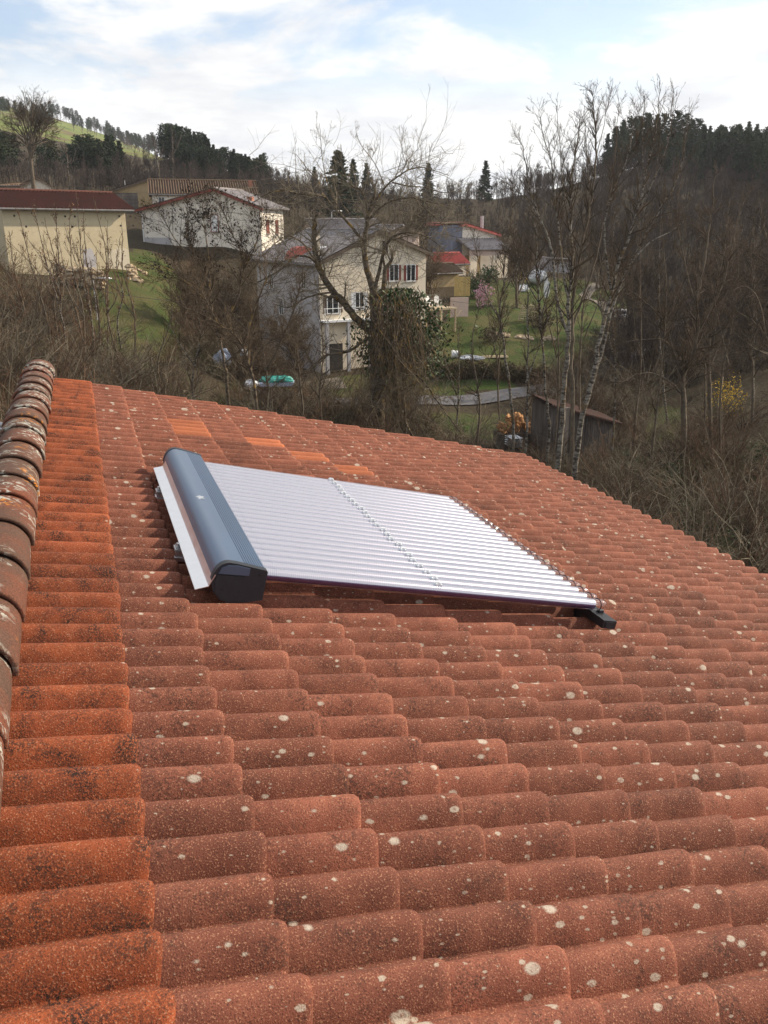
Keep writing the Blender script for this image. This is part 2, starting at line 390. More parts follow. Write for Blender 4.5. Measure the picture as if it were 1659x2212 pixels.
for Mx, me in joinV:
    co = np.empty(len(me.vertices) * 3, np.float32); me.vertices.foreach_get('co', co); co = co.reshape(-1, 3)
    A = np.array(Mx); vs.append(co @ A[:3, :3].T + A[:3, 3])
    li = np.empty(len(me.loops), np.int32); me.loops.foreach_get('vertex_index', li); fs.append(li.reshape(-1, 4) + base); base += len(co)
if vs:
    o = bpy.data.objects.new('far_roof_tiles', np_mesh('far_roof_tiles', np.concatenate(vs), np.concatenate(fs), mat=M['tile'])); link(o, Matrix.Identity(4), roof); o['kind'] = 'stuff'

# --- ridge tiles: tapered half barrels, wide end towards the camera lying on the next one
def ridge_mesh(seed):
    rg = random.Random(seed); V_ = []; F = []; n = 17
    st = [(0.0, 0.143, 0.013), (0.005, 0.146, 0.015), (0.05, 0.145, 0.013), (0.25, 0.140, 0.006), (0.46, 0.134, -0.003)]
    for s, (y, r, z) in enumerate(st):
        for k in range(n):
            a = math.pi * k / (n - 1); w = rg.uniform(-0.0012, 0.0012)
            V_.append(((r + w) * math.cos(a), y, z + (r + w) * 0.80 * math.sin(a)))
    for s in range(len(st) - 1):
        for k in range(n - 1): a = s * n + k; F.append((a, a + 1, a + n + 1, a + n))
    b = len(V_)
    for k in range(n):
        a = math.pi * k / (n - 1); V_.append((0.130 * math.cos(a), 0.001, 0.012 + 0.131 * 0.80 * math.sin(a)))
    for k in range(n):
        a = math.pi * k / (n - 1); V_.append((0.124 * math.cos(a), 0.3, 0.004 + 0.124 * 0.80 * math.sin(a)))
    for k in range(n - 1): F.append((b + k, b + k + 1, k + 1, k)); F.append((b + n + k, b + n + k + 1, b + k + 1, b + k))
    me = bpy.data.meshes.new('ridge_tile'); me.from_pydata(V_, [], F); me.materials.append(M['ridge']); me.update()
    for p in me.polygons: p.use_smooth = True
    return me
RT = [ridge_mesh(s) for s in range(3)]
rv = [7.12, 6.80, 6.47, 6.12, 5.79, 5.45, 5.045, 4.714, 4.385, 3.989, 3.579, 3.225, 2.876, 2.467, 2.055, 1.675, 1.269, 0.86, 0.45, 0.03, -0.38, -0.79, -1.2, -1.6]
for v in rv:
    Mx = roofM(-0.486 + rng.uniform(-0.006, 0.006), v, -0.035 + rng.uniform(-0.004, 0.004)) @ Matrix.Rotation(rad(TILT * 0 + 13.7) * -0.0, 4, 'Y') @ Matrix.Rotation(rng.uniform(-0.012, 0.012), 4, 'Z')
    o = bpy.data.objects.new('ridge_tile', rng.choice(RT)); link(o, Mx, roof)
mb = MB(); mb.box(-0.59, -0.39, V0, V1 - 0.03, -0.135, -0.03); mb.part('mortar_bed', M['mortar'], roof, RM)
# leaf scraps caught between tiles near the camera
M['drygreen'] = mat_simple('wilted_green_leaf', (0.07, 0.09, 0.03), (0.16, 0.17, 0.07), 60)
mb = MB(); mb.add([(0, 0, 0), (0.02, 0.012, 0.012), (0.05, 0.010, 0.014), (0.085, -0.012, 0.004), (0.05, -0.014, 0.016), (0.02, -0.01, 0.012), (0.03, 0, 0.004), (0.06, -0.003, 0.004)], [(0, 1, 6), (1, 2, 7, 6), (2, 3, 7), (0, 6, 5), (5, 6, 7, 4), (4, 7, 3)])
mb.thing('wilted_leaf', M['drygreen'], roofM(0.60, 0.03, -0.055) @ Matrix.Rotation(-1.0, 4, 'Z') @ Matrix.Scale(0.7, 4), 'small wilted green leaf caught between tiles at the bottom edge of the roof', 'leaf', smooth=True)

# ------------------------------------------------------------------ the tube collector on the roof
PM_ = RM @ Matrix.Translation((0.0122, 0.0444, -0.047)) @ Matrix.Scale(1.035, 4)      # frame of the collector
sol = empty('solar_collector', roofM(1.4, 2.85, -0.05), 'evacuated tube solar collector with dark blue header lying on the tiles', 'solar panel')
HV0, HV1 = 1.90, 3.845
sec = [(0.352, 0.075)] + [(0.400 + 0.062 * math.cos(a), 0.118 + 0.085 * math.sin(a)) for a in np.linspace(math.pi, math.pi / 2, 14)] + [(0.430, 0.2015), (0.552, 0.184), (0.558, 0.181), (0.560, 0.175), (0.560, 0.055), (0.50, 0.040), (0.43, 0.030), (0.385, 0.042)]
mb = MB(); mb.prism(sec, 'y', HV0, HV1); hdr = mb.part('header_housing', M['header'], sol, PM_)
hdr.data.shade_smooth(); hdr.data.set_sharp_from_angle(angle=rad(28))
for k in range(8):
    u = 0.466 + k * 0.0112; z = 0.203 - (u - 0.43) * 0.1557
    mb = MB(); mb.prism([(u, z - 0.002), (u + 0.0020, z + 0.0016), (u + 0.0048, z + 0.0012), (u + 0.0068, z - 0.003)], 'y', HV0 + 0.002, HV1 - 0.002); mb.part('rib', M['header'], hdr, PM_)
def scaled(s, k): cx, cy = 0.455, 0.118; return [(cx + (x - cx) * k, cy + (y - cy) * k) for x, y in s]
for a, b, c in ((HV0 - 0.035, HV0, 1), (HV1, HV1 + 0.035, -1)):
    mb = MB(); mb.prism(scaled(sec, 1.025), 'y', a, b); e = mb.part('end_cap', M['cap'], sol, PM_)
    mb = MB()
    f = a if c == 1 else b; g = f - 0.004 * c
    mb.prism([(0.362, 0.07), (0.350, 0.115), (0.355, 0.15), (0.47, 0.15), (0.475, 0.045), (0.43, 0.038), (0.385, 0.05)], 'y', min(f, g) , max(f, g)); mb.part('raised_panel', M['cap'], e, PM_)
    mb = MB(); mb.prism([(0.358, 0.156), (0.368, 0.182), (0.392, 0.194), (0.43, 0.197), (0.485, 0.189), (0.485, 0.158)], 'y', min(f, f - 0.006 * c), max(f, f - 0.006 * c)); mb.part('bevel_panel', M['header'], e, PM_)
    for uu, zz in ((0.385, 0.085), (0.458, 0.082), (0.532, 0.165)):
        mb = MB(); mb.tube([(uu, g, zz), (uu, g - 0.003 * c, zz)], 0.005, 10); mb.part('screw', M['black'], e, PM_)
# small printed mark on the header
mb = MB(); zz = 0.2046
star = [(0.0, 0.03), (0.007, 0.012), (0.02, 0.014), (0.012, 0.0), (0.019, -0.018), (0.004, -0.011), (-0.01, -0.025), (-0.008, -0.004), (-0.02, 0.004), (-0.007, 0.008)]
mb.add([(0.405 + p[0] * 1.2, 2.80 + p[1] * 1.4, zz - 0.0015 + (p[0] * 0.06)) for p in star] + [(0.405, 2.83, zz)], [(i, (i + 1) % 10, 10) for i in range(10)])
mb.part('printed_mark', M['print'], hdr, PM_)
# aluminium flashing on the ridge side
mb = MB()
fp = [(0.345, 0.150), (0.327, 0.098), (0.275, 0.079), (0.2745, 0.0765), (0.328, 0.0955), (0.349, 0.148)]
mb.prism(fp, 'y', 1.86, 3.78); mb.part('flashing', M['aluminium'], sol, PM_)
for v in (2.41, 3.36):
    mb = MB(); mb.box(0.258, 0.60, v - 0.04, v + 0.04, 0.004, 0.022); mb.box(0.262, 0.60, v - 0.032, v + 0.032, 0.022, 0.050); cl = mb.part('mounting_rail', M['aluminium'], sol, PM_)
    mb = MB(); mb.box(0.256, 0.300, v - 0.034, v + 0.034, 0.051, 0.058); mb.box(0.262, 0.292, v - 0.022, v + 0.022, 0.058, 0.068); mb.tube([(0.270, v, 0.068), (0.270, v, 0.080)], 0.009, 8); mb.part('clamp', M['galv'], cl, PM_)
    mb = MB(); mb.box(0.60, 2.36, v - 0.018, v + 0.018, 0.018, 0.050); mb.part('mounting_rail', M['aluminium'], sol, PM_)
mb = MB(); mb.prism([(0.29, 0.02), (0.34, 0.02), (0.36, 0.075), (0.30, 0.06)], 'y', 3.70, 3.735); mb.part('hook', M['cap'], sol, PM_)
# lower rail and its foot
mb = MB(); mb.box(2.325, 2.405, 1.865, 3.86, 0.045, 0.088); rail = mb.part('lower_rail', M['black'], sol, PM_)
mb = MB(); mb.box(2.340, 2.390, 1.861, 1.865, 0.052, 0.081); mb.part('rail_end', M['cap'], rail, PM_)
for v in (2.1, 2.85, 3.6):
    mb = MB(); mb.box(2.335, 2.395, v - 0.03, v + 0.03, -0.03, 0.045); mb.part('foot', M['black'], sol, PM_)
# 24 tubes
TR, TN = 0.0315, 0.128
def tube_mesh():
    b = MB(); pts = [(0, 0, 0), (1.80, 0, 0)]
    xs = [0.0, 0.6, 1.2, 1.80, 1.818, 1.830, 1.836]; rs = [TR, TR, TR, TR, TR * 0.92, TR * 0.66, TR * 0.15]
    n = 24; vs = []; fs = []
    for x, r in zip(xs, rs):
        for k in range(n): a = 2 * math.pi * k / n; vs.append((x, r * math.cos(a), r * math.sin(a)))
    for i in range(len(xs) - 1):
        for k in range(n): fs.append((i*n + k, i*n + (k+1) % n, (i+1)*n + (k+1) % n, (i+1)*n + k))
    b.add(vs, fs); return b.mesh('glass_tube', M['glass'], True)
def arc_mesh(name, mat, r, a0, a1, x0, x1):
    n = 14; vs = []; fs = []
    for x in (x0, x1):
        for k in range(n + 1): a = rad(a0 + (a1 - a0) * k / n); vs.append((x, -r * math.cos(a), r * math.sin(a)))
    for k in range(n): fs.append((k, k + 1, n + 2 + k, n + 1 + k))
    b = MB(); b.add(vs, fs); return b.mesh(name, mat, True)
tg = tube_mesh()
sheen = arc_mesh('sheen_sheet', M['tube_sheen'], 0.0270, 16, 318, 0.0, 1.755)
absb = arc_mesh('absorber', M['absorber'], 0.0272, -40, 16, 0.0, 1.755)
def ring_mesh(x, r, rr, mat, name, hook=False):
    b = MB(); b.tube([(x + 0.012 * math.sin(a * 0.5), r * math.cos(a), r * math.sin(a)) for a in np.linspace(-0.6, math.pi + 0.6, 12)], rr, 5); return b.mesh(name, mat, True)
clipw = ring_mesh(1.772, TR + 0.0015, 0.0024, M['wire'], 'spring_clip')
clipb = MB().box(1.80, 1.828, -0.012, 0.012, -0.052, -0.024).mesh('clip_block', M['cap'])
midc = MB(); midc.box(-0.014, 0.014, -0.005, 0.005, TR - 0.006, TR + 0.010); midc.box(-0.016, -0.008, -0.014, 0.014, TR - 0.010, TR + 0.003); midc.box(0.008, 0.016, -0.014, 0.014, TR - 0.010, TR + 0.003); midc = midc.mesh('clear_clip', M['clear'])
collar = ring_mesh(0.055, TR + 0.0004, 0.0014, M['glass'], 'tube_collar')
for k in range(24):
    v = 1.975 + k * 0.0793
    Mx = PM_ @ Matrix.Translation((0.56, v, TN)) @ Matrix.Rotation(rng.uniform(-0.001, 0.001), 4, 'Z')
    tb = bpy.data.objects.new('glass_tube', tg); link(tb, Mx, sol)
    for me in (sheen, absb, clipw, clipb, collar):
        c = bpy.data.objects.new(me.name, me); c.parent = tb; COL.objects.link(c)
        if me in (sheen, absb): c.matrix_local = Matrix.Rotation(rng.uniform(-0.03, 0.03), 4, 'X')
    c = bpy.data.objects.new('clear_clip', midc); c.parent = tb; c.matrix_local = Matrix.Translation((0.86 + rng.uniform(-0.01, 0.01), 0, 0)); COL.objects.link(c)

# grey steel arms sticking out beyond the ridge on the left
p0 = at(-60, 905, 7.2); p1 = at(26, 921, 7.3)
b_ = empty('wall_bracket', Matrix.Translation(p0), 'grey steel bracket sticking up beyond the ridge at the left edge', 'bracket')
d_ = p1 - p0
MB().tube([(0, 0, 0), d_], 0.022, 6).part('arm', M['galv'], b_)
MB().tube([(0, 0, -0.14), d_ * 0.75 + Vector((0, 0, -0.035))], 0.012, 6).part('brace', M['galv'], b_)
MB().box(-0.05, 0.17, -0.02, 0.02, 0.028, 0.07).part('plate', M['galv'], b_)
p0 = at(-40, 1010, 6.1); p1 = at(14, 962, 6.2)
MB().tube([(0, 0, 0), p1 - p0], 0.02, 8).thing('steel_rod', M['galv'], Matrix.Translation(p0), 'short slanting grey steel rod below the bracket left of the ridge', 'rod')
#@@ENV
# ------------------------------------------------------------------ ground
def Z(px, py, d): p = at(px, py, d); return (p.x, p.y, p.z)
GP = [Z(*a) for a in [
 (22,592,68),(150,585,71),(281,580,74.5),(313,526,97),(440,533,96),(566,540,94),(300,550,85),(560,800,69),(500,785,67),(620,825,65),(650,815,66),(697,800,68),(800,790,70),(917,756,73),(560,765,80),(470,770,66),
 (560,900,50),(720,872,57),(850,868,58),(1000,862,59),(1170,858,60.5),(1300,826,66),(1420,735,78),(1480,695,88),(1560,660,95),
 (940,818,64),(1180,826,63),(950,792,66.5),(1150,790,67.5),(1100,720,77),(1200,640,96),(1200,603,112),(1300,640,104),(1030,602,114),(1345,695,91),(1000,690,80),
 (1050,935,47),(1200,1010,38),(1400,1085,30),(1560,1180,22),(1640,1150,24),(900,935,42),(760,920,44),(600,905,42),(400,865,45),(250,835,42),(100,835,36),(0,885,28),
 (250,700,58),(330,640,66),(230,620,66),(300,765,52),(430,805,52),(120,700,52),(20,700,48),
 (50,425,134),(290,457,122),(440,450,116),(700,520,112),(850,545,105),(1030,545,140),
 (100,425,150),(200,432,150),(-200,380,200),(60,392,205),(200,388,210),(410,366,230),(600,418,240),(800,454,280),(1060,442,280),(1200,408,260),(1320,380,245),(1450,338,250),(1560,362,235),(1659,378,210),(1900,340,200),
 (1250,560,140),(1350,560,135),(1450,520,140),(1600,560,112),(1550,640,98),(1659,640,85),(1750,600,90),(1659,800,52),(1500,860,52),(1400,870,54),
 (60,236,900),(-300,205,900),(200,282,900),(310,320,900),(450,405,900),(829,478,900),(1400,478,900),(2200,440,900)]]
GP += [(3, 8, CZ-8.6), (-5, 5, CZ-6.8), (0, 0, CZ-7.4), (8, 5, CZ-9), (-10, 10, CZ-6.2), (-20, 22, CZ-6.0), (10, 14, CZ-9), (0, 18, CZ-9), (-8, 20, CZ-7.6), (20, 10, CZ-9), (-30, 5, CZ-4), (0, -20, CZ-7), (30, -20, CZ-9), (-30, -20, CZ-4)]
GP = np.array(GP)
def wcoord(x, y):
    d = np.hypot(x, y) + 4.0; a = np.arctan2(x, y)
    return np.stack([a * 2.9, 2.1 * np.log(d)], -1)
_W = wcoord(GP[:, 0], GP[:, 1])
_D = np.linalg.norm(_W[:, None] - _W[None], axis=-1)
_A = np.zeros((len(GP) + 1,) * 2); _A[:-1, :-1] = _D + np.eye(len(GP)) * -0.02; _A[-1, :-1] = 1; _A[:-1, -1] = 1
_S = np.linalg.solve(_A, np.append(GP[:, 2], 0))
_ph = np.random.RandomState(3).uniform(0, 6.28, 8)
def ground(x, y):
    x = np.asarray(x, float); y = np.asarray(y, float)
    w = wcoord(x, y); D_ = np.linalg.norm(w[..., None, :] - _W, axis=-1)
    z = D_ @ _S[:-1] + _S[-1]
    d = np.hypot(x, y); a = np.clip(d / 120, 0.05, 1)
    z = z + 0.35 * a * (np.sin(x * 0.31 + _ph[0]) * np.sin(y * 0.27 + _ph[1]) + 0.5 * np.sin(x * 0.71 + y * 0.4 + _ph[2]) + 0.4 * np.sin(y * 0.83 - x * 0.5 + _ph[3]))
    return z
def gz_(x, y): return float(ground(np.array([x]), np.array([y]))[0])
def inpoly(x, y, poly):
    x = np.asarray(x); r = np.zeros(x.shape, bool); n = len(poly)
    for i in range(n):
        (x0, y0), (x1, y1) = poly[i], poly[(i + 1) % n]
        c = ((y0 > y) != (y1 > y)) & (x < (x1 - x0) * (y - y0) / (y1 - y0 + 1e-9) + x0); r ^= c
    return r
def gpoly(pts): return [tuple(at(*p).xy) for p in pts]
LAWNS = [gpoly(p) for p in [
   [(905,805,65),(1060,800,66),(1220,810,66),(1340,740,80),(1350,660,98),(1290,615,112),(1150,600,114),(1010,640,98),(960,690,80),(915,750,73)],
   [(215,575,74),(300,530,92),(390,560,84),(410,640,68),(390,760,54),(320,800,48),(240,790,50),(180,690,58)],
   [(600,830,62),(740,800,66),(880,800,66),(1180,835,61.6),(1180,850,61),(900,852,60.5),(600,870,58)],
   [(930,890,54),(1100,890,54),(1120,960,44),(960,950,45)],
   [(1400,860,54),(1480,880,50),(1480,960,42),(1400,960,42)],
   [(1330,640,104),(1450,650,100),(1530,690,88),(1480,720,80),(1350,650,98)]]]
naz, nr = 420, 330
azs = np.radians(np.linspace(-100, 100, naz)); rs = np.concatenate([[0.1], np.geomspace(3.0, 1500, nr - 1)])
A_, R_ = np.meshgrid(azs, rs); gx = R_ * np.sin(A_); gy = R_ * np.cos(A_)
gzv = ground(gx, gy)
Vt = np.stack([gx, gy, gzv], -1).reshape(-1, 3)
ii = np.arange(nr * naz).reshape(nr, naz)
qd = np.stack([ii[:-1, :-1], ii[1:, :-1], ii[1:, 1:], ii[:-1, 1:]], -1).reshape(-1, 4)[:, ::-1]
gm = np_mesh('ground', Vt, qd)
lawn = np.zeros(len(Vt))
for P in LAWNS: lawn = np.maximum(lawn, inpoly(Vt[:, 0], Vt[:, 1], P).astype(float))
far = (np.hypot(Vt[:, 0], Vt[:, 1]) > 420).astype(float)
at_ = gm.attributes.new('lawn', 'FLOAT', 'POINT'); at_.data.foreach_set('value', lawn.astype(np.float32))
at_ = gm.attributes.new('meadow', 'FLOAT', 'POINT'); at_.data.foreach_set('value', far.astype(np.float32))
def mat_ground():
    t = NT('grass_and_leaf_litter'); P = t.coord()
    a = t.n('ShaderNodeAttribute', attribute_name='lawn').outputs['Fac']; b = t.n('ShaderNodeAttribute', attribute_name='meadow').outputs['Fac']
    n1 = t.noise(0.35, 5, 0.65, P); n2 = t.noise(2.5, 5, 0.7, P); n3 = t.noise(0.02, 4, 0.6, P)
    litter = t.ramp(n2, [(0.3, (0.040, 0.029, 0.020)), (0.5, (0.072, 0.054, 0.035)), (0.7, (0.058, 0.062, 0.030))])
    grass = t.mix(t.ramp(n1, [(0.40, 0.0), (0.60, 0.85)]), t.ramp(n2, [(0.3, (0.040, 0.068, 0.017)), (0.7, (0.072, 0.102, 0.028))]), (0.11, 0.095, 0.042))
    f = t.ramp(t.math('ADD', a, t.math('MULTIPLY', t.math('SUBTRACT', n1, 0.5), 1.3)), [(0.42, 0.0), (0.60, 1.0)])
    col = t.mix(f, litter, grass)
    mead = t.ramp(n3, [(0.40, (0.15, 0.115, 0.062)), (0.48, (0.15, 0.17, 0.05)), (0.60, (0.16, 0.20, 0.055))])
    col = t.mix(b, col, mead)
    t.bump(t.noise(5.0, 6, 0.75, P), 0.9, 0.25)
    return t.out(col, 0.95, 0, 0.1)
gm.materials.append(mat_ground())
gro = bpy.data.objects.new('ground', gm); link(gro, Matrix.Identity(4)); gro['kind'] = 'structure'

def strip(name, pts, width, mat, lift):
    ps = [Vector(at(*p)) for p in pts]; out = []
    for a, b in zip(ps[:-1], ps[1:]):
        for k in range(10): out.append(a.lerp(b, k / 10))
    out.append(ps[-1]); vs = []; fs = []
    sm = [sum((out[min(max(i + k, 0), len(out) - 1)] for k in range(-6, 7)), Vector()) / 13 for i in range(len(out))]
    for i, p in enumerate(sm):
        t_ = (sm[min(i+1, len(sm)-1)] - sm[max(i-1, 0)]); t_.z = 0; t_.normalize(); nrm = Vector((-t_.y, t_.x, 0))
        for s in np.linspace(-0.5, 0.5, 5):
            q = p + nrm * width * float(s); vs.append((q.x, q.y, max(gz_(q.x, q.y), gz_(p.x, p.y) - 0.3) + lift))
    for i in range(len(sm) - 1):
        for k in range(4): fs.append((i*5+k, i*5+k+1, i*5+k+6, i*5+k+5))
    b = MB(); b.add(vs, fs); o = bpy.data.objects.new(name, b.mesh(name, mat, True)); link(o, Matrix.Identity(4)); o['kind'] = 'structure'; return o
M['asphalt'] = mat_simple('worn_asphalt', (0.095, 0.093, 0.10), (0.14, 0.136, 0.14), 3, 0.9, bump=0.01)
M['gravel'] = mat_simple('pale_gravel', (0.15, 0.125, 0.095), (0.21, 0.185, 0.15), 5, 0.95, bump=0.02)
strip('road', [(470,890,56),(720,872,57),(1000,862,59),(1170,858,60.5),(1300,826,66),(1420,735,78),(1490,690,88)], 2.4, M['asphalt'], 0.10)
strip('path', [(1300,610,112),(1250,625,104),(1290,650,97),(1330,672,92)], 1.5, M['gravel'], 0.09)
strip('yard', [(560,860,60),(640,838,63),(760,828,64)], 3.6, M['gravel'], 0.08)

# ------------------------------------------------------------------ buildings
def mat_wall(name, c1, c2, stain, sc=0.9):
    t = NT(name); P = t.coord('obj')
    col = t.ramp(t.noise(sc, 5, 0.65, P), [(0.3, c1), (0.7, c2)])
    col = t.mix(t.ramp(t.noise(0.55, 5, 0.7, t.coord('obj', (1, 1, 2.2))), [(0.54, 0.0), (0.70, 0.75)]), col, stain)
    col = t.mix(t.ramp(t.noise(2.2, 4, 0.7, t.coord('obj', (3.5, 3.5, 0.25))), [(0.55, 0.0), (0.75, 0.4)]), col, stain)
    t.bump(t.noise(7, 5, 0.7, P), 0.5, 0.03)
    return t.out(col, 0.92, 0, 0.15)
M['w_barn'] = mat_wall('yellow_earth_render', (0.50, 0.425, 0.28), (0.58, 0.50, 0.345), (0.37, 0.31, 0.22))
M['w_patch'] = mat_wall('paler_patched_render', (0.58, 0.51, 0.38), (0.64, 0.57, 0.44), (0.42, 0.36, 0.27))
M['w_white'] = mat_wall('old_white_render', (0.72, 0.665, 0.57), (0.80, 0.75, 0.66), (0.58, 0.52, 0.43))
M['w_cream'] = mat_wall('cream_render_wall', (0.76, 0.65, 0.49), (0.82, 0.72, 0.57), (0.62, 0.53, 0.41))
M['w_grey'] = mat_wall('grey_wall', (0.42, 0.40, 0.40), (0.50, 0.475, 0.475), (0.33, 0.315, 0.31))
M['w_ochre'] = mat_wall('ochre_earth_wall', (0.38, 0.28, 0.15), (0.46, 0.35, 0.20), (0.27, 0.20, 0.12))
M['w_pink'] = mat_wall('pinkish_render', (0.54, 0.42, 0.36), (0.60, 0.48, 0.42), (0.42, 0.34, 0.30))
M['w_blue'] = mat_simple('bluish_cladding', (0.16, 0.18, 0.24), (0.21, 0.23, 0.29), 2)
def mat_roof(name, c1, c2, c3):
    t = NT(name); P = t.coord('obj')
    col = t.ramp(t.noise(3.2, 4, 0.7, P), [(0.35, c1), (0.5, c2), (0.66, c3)])
    col = t.mix(t.ramp(t.noise(0.6, 4, 0.6, P), [(0.45, 0.0), (0.7, 0.6)]), col, c3)
    return t.out(col, 0.9, 0, 0.2)
M['r_red'] = mat_roof('dark_red_tiles', (0.11, 0.044, 0.032), (0.145, 0.058, 0.042), (0.085, 0.048, 0.038))
M['r_old'] = mat_roof('old_mossy_tiles', (0.17, 0.09, 0.06), (0.11, 0.075, 0.055), (0.15, 0.12, 0.075))
M['r_grey'] = mat_roof('grey_weathered_tiles', (0.24, 0.22, 0.22), (0.30, 0.275, 0.275), (0.17, 0.155, 0.15))
M['r_pink'] = mat_roof('bright_red_tiles', (0.42, 0.10, 0.09), (0.46, 0.13, 0.11), (0.30, 0.09, 0.07))
M['redtrim'] = mat_simple('red_painted_trim', (0.21, 0.055, 0.04), (0.27, 0.075, 0.055), 4)
M['white'] = mat_simple('white_paint', (0.72, 0.72, 0.71), (0.80, 0.80, 0.79), 3, 0.6)
M['pane'] = mat_simple('dark_window_glass', (0.02, 0.023, 0.028), (0.035, 0.04, 0.046), 1, 0.12, spec=0.6)
M['boards'] = mat_simple('weathered_boards', (0.11, 0.095, 0.085), (0.19, 0.165, 0.145), 3, 0.9, stretch=(1, 1, 0.15), obj_rand=0.2)
M['stone'] = mat_simple('rubble_stone', (0.30, 0.23, 0.15), (0.46, 0.37, 0.26), 4, 0.95, obj_rand=0.25)
M['dark'] = mat_simple('unlit_interior', (0.03, 0.026, 0.022), (0.05, 0.042, 0.035), 2)  # near-black that paints in the shade of holes and openings
M['gutterm'] = mat_simple('dull_zinc_gutter', (0.13, 0.125, 0.12), (0.20, 0.19, 0.185), 3, 0.6)
M['brick'] = mat_simple('chimney_brick', (0.30, 0.12, 0.08), (0.40, 0.18, 0.12), 8)

def wave_sheet(b, p00, p10, p01, p11, n, amp):
    """corrugated roof slope: p00-p10 along the eave, p01-p11 along the ridge"""
    p00, p10, p01, p11 = (Vector(p) for p in (p00, p10, p01, p11)); nr_ = (p10 - p00).cross(p01 - p00).normalized()
    if nr_.z < 0: nr_ = -nr_
    vs = []; fs = []
    m = n * 4
    for j in range(2):
        for i in range(m + 1):
            f = i / m; e = p00.lerp(p10, f); r = p01.lerp(p11, f); p = e if j == 0 else r
            vs.append(p + nr_ * (0.10 + amp * math.cos(2 * math.pi * i / 4)))
    for i in range(m + 1): f = i / m; vs.append(p00.lerp(p10, f) + nr_ * 0.0)
    k = m + 1
    for i in range(m): fs.append((i, i+1, k+i+1, k+i)); fs.append((2*k+i, 2*k+i+1, i+1, i))
    b.add(vs, fs); b.add([p00, p10, p11, p01], [(0, 1, 2, 3)])

def frameXY(A, B):
    d = B - A; d.z = 0; w = d.length; return w, math.atan2(d.y, d.x)

def window(root, fx, x, z, w, h, frame='white', pane='pane', shutters=None, sill=True, sp=None):
    """fx(x, off, z) -> local point on a facade; a frame, a pane, bars and shutters that stand proud of the wall"""
    def bar(b, x0, x1, z0, z1, o0, o1): b.hexa([fx(x0,o0,z0), fx(x1,o0,z0), fx(x1,o1,z0), fx(x0,o1,z0), fx(x0,o0,z1), fx(x1,o0,z1), fx(x1,o1,z1), fx(x0,o1,z1)])
    t = 0.065
    b = MB(); bar(b, x-w/2, x+w/2, z, z+h, 0.003, 0.02); wo = b.part('window', M[pane], root)
    b = MB(); bar(b, x-w/2-t, x-w/2, z-t, z+h+t, 0.003, 0.07); bar(b, x+w/2, x+w/2+t, z-t, z+h+t, 0.003, 0.07); bar(b, x-w/2, x+w/2, z+h, z+h+t, 0.003, 0.07); bar(b, x-w/2, x+w/2, z-t, z, 0.003, 0.07)
    if frame == 'white': bar(b, x-0.03, x+0.03, z, z+h, 0.021, 0.05)
    b.part('frame', M['white' if frame == 'white' else frame], wo)
    if sill: b = MB(); bar(b, x-w/2-0.15, x+w/2+0.15, z-t-0.08, z-t-0.002, 0.003, 0.16); b.part('sill', M['mortar'], wo)
    if shutters:
        for s in (-1, 1):
            b = MB(); c = x + s * (w/2 + t + 0.02 + (sp or w * 0.5) / 2); bar(b, c - (sp or w*0.5)/2, c + (sp or w*0.5)/2, z, z+h, 0.003, 0.05); b.part('shutter', M[shutters], wo)
    return wo

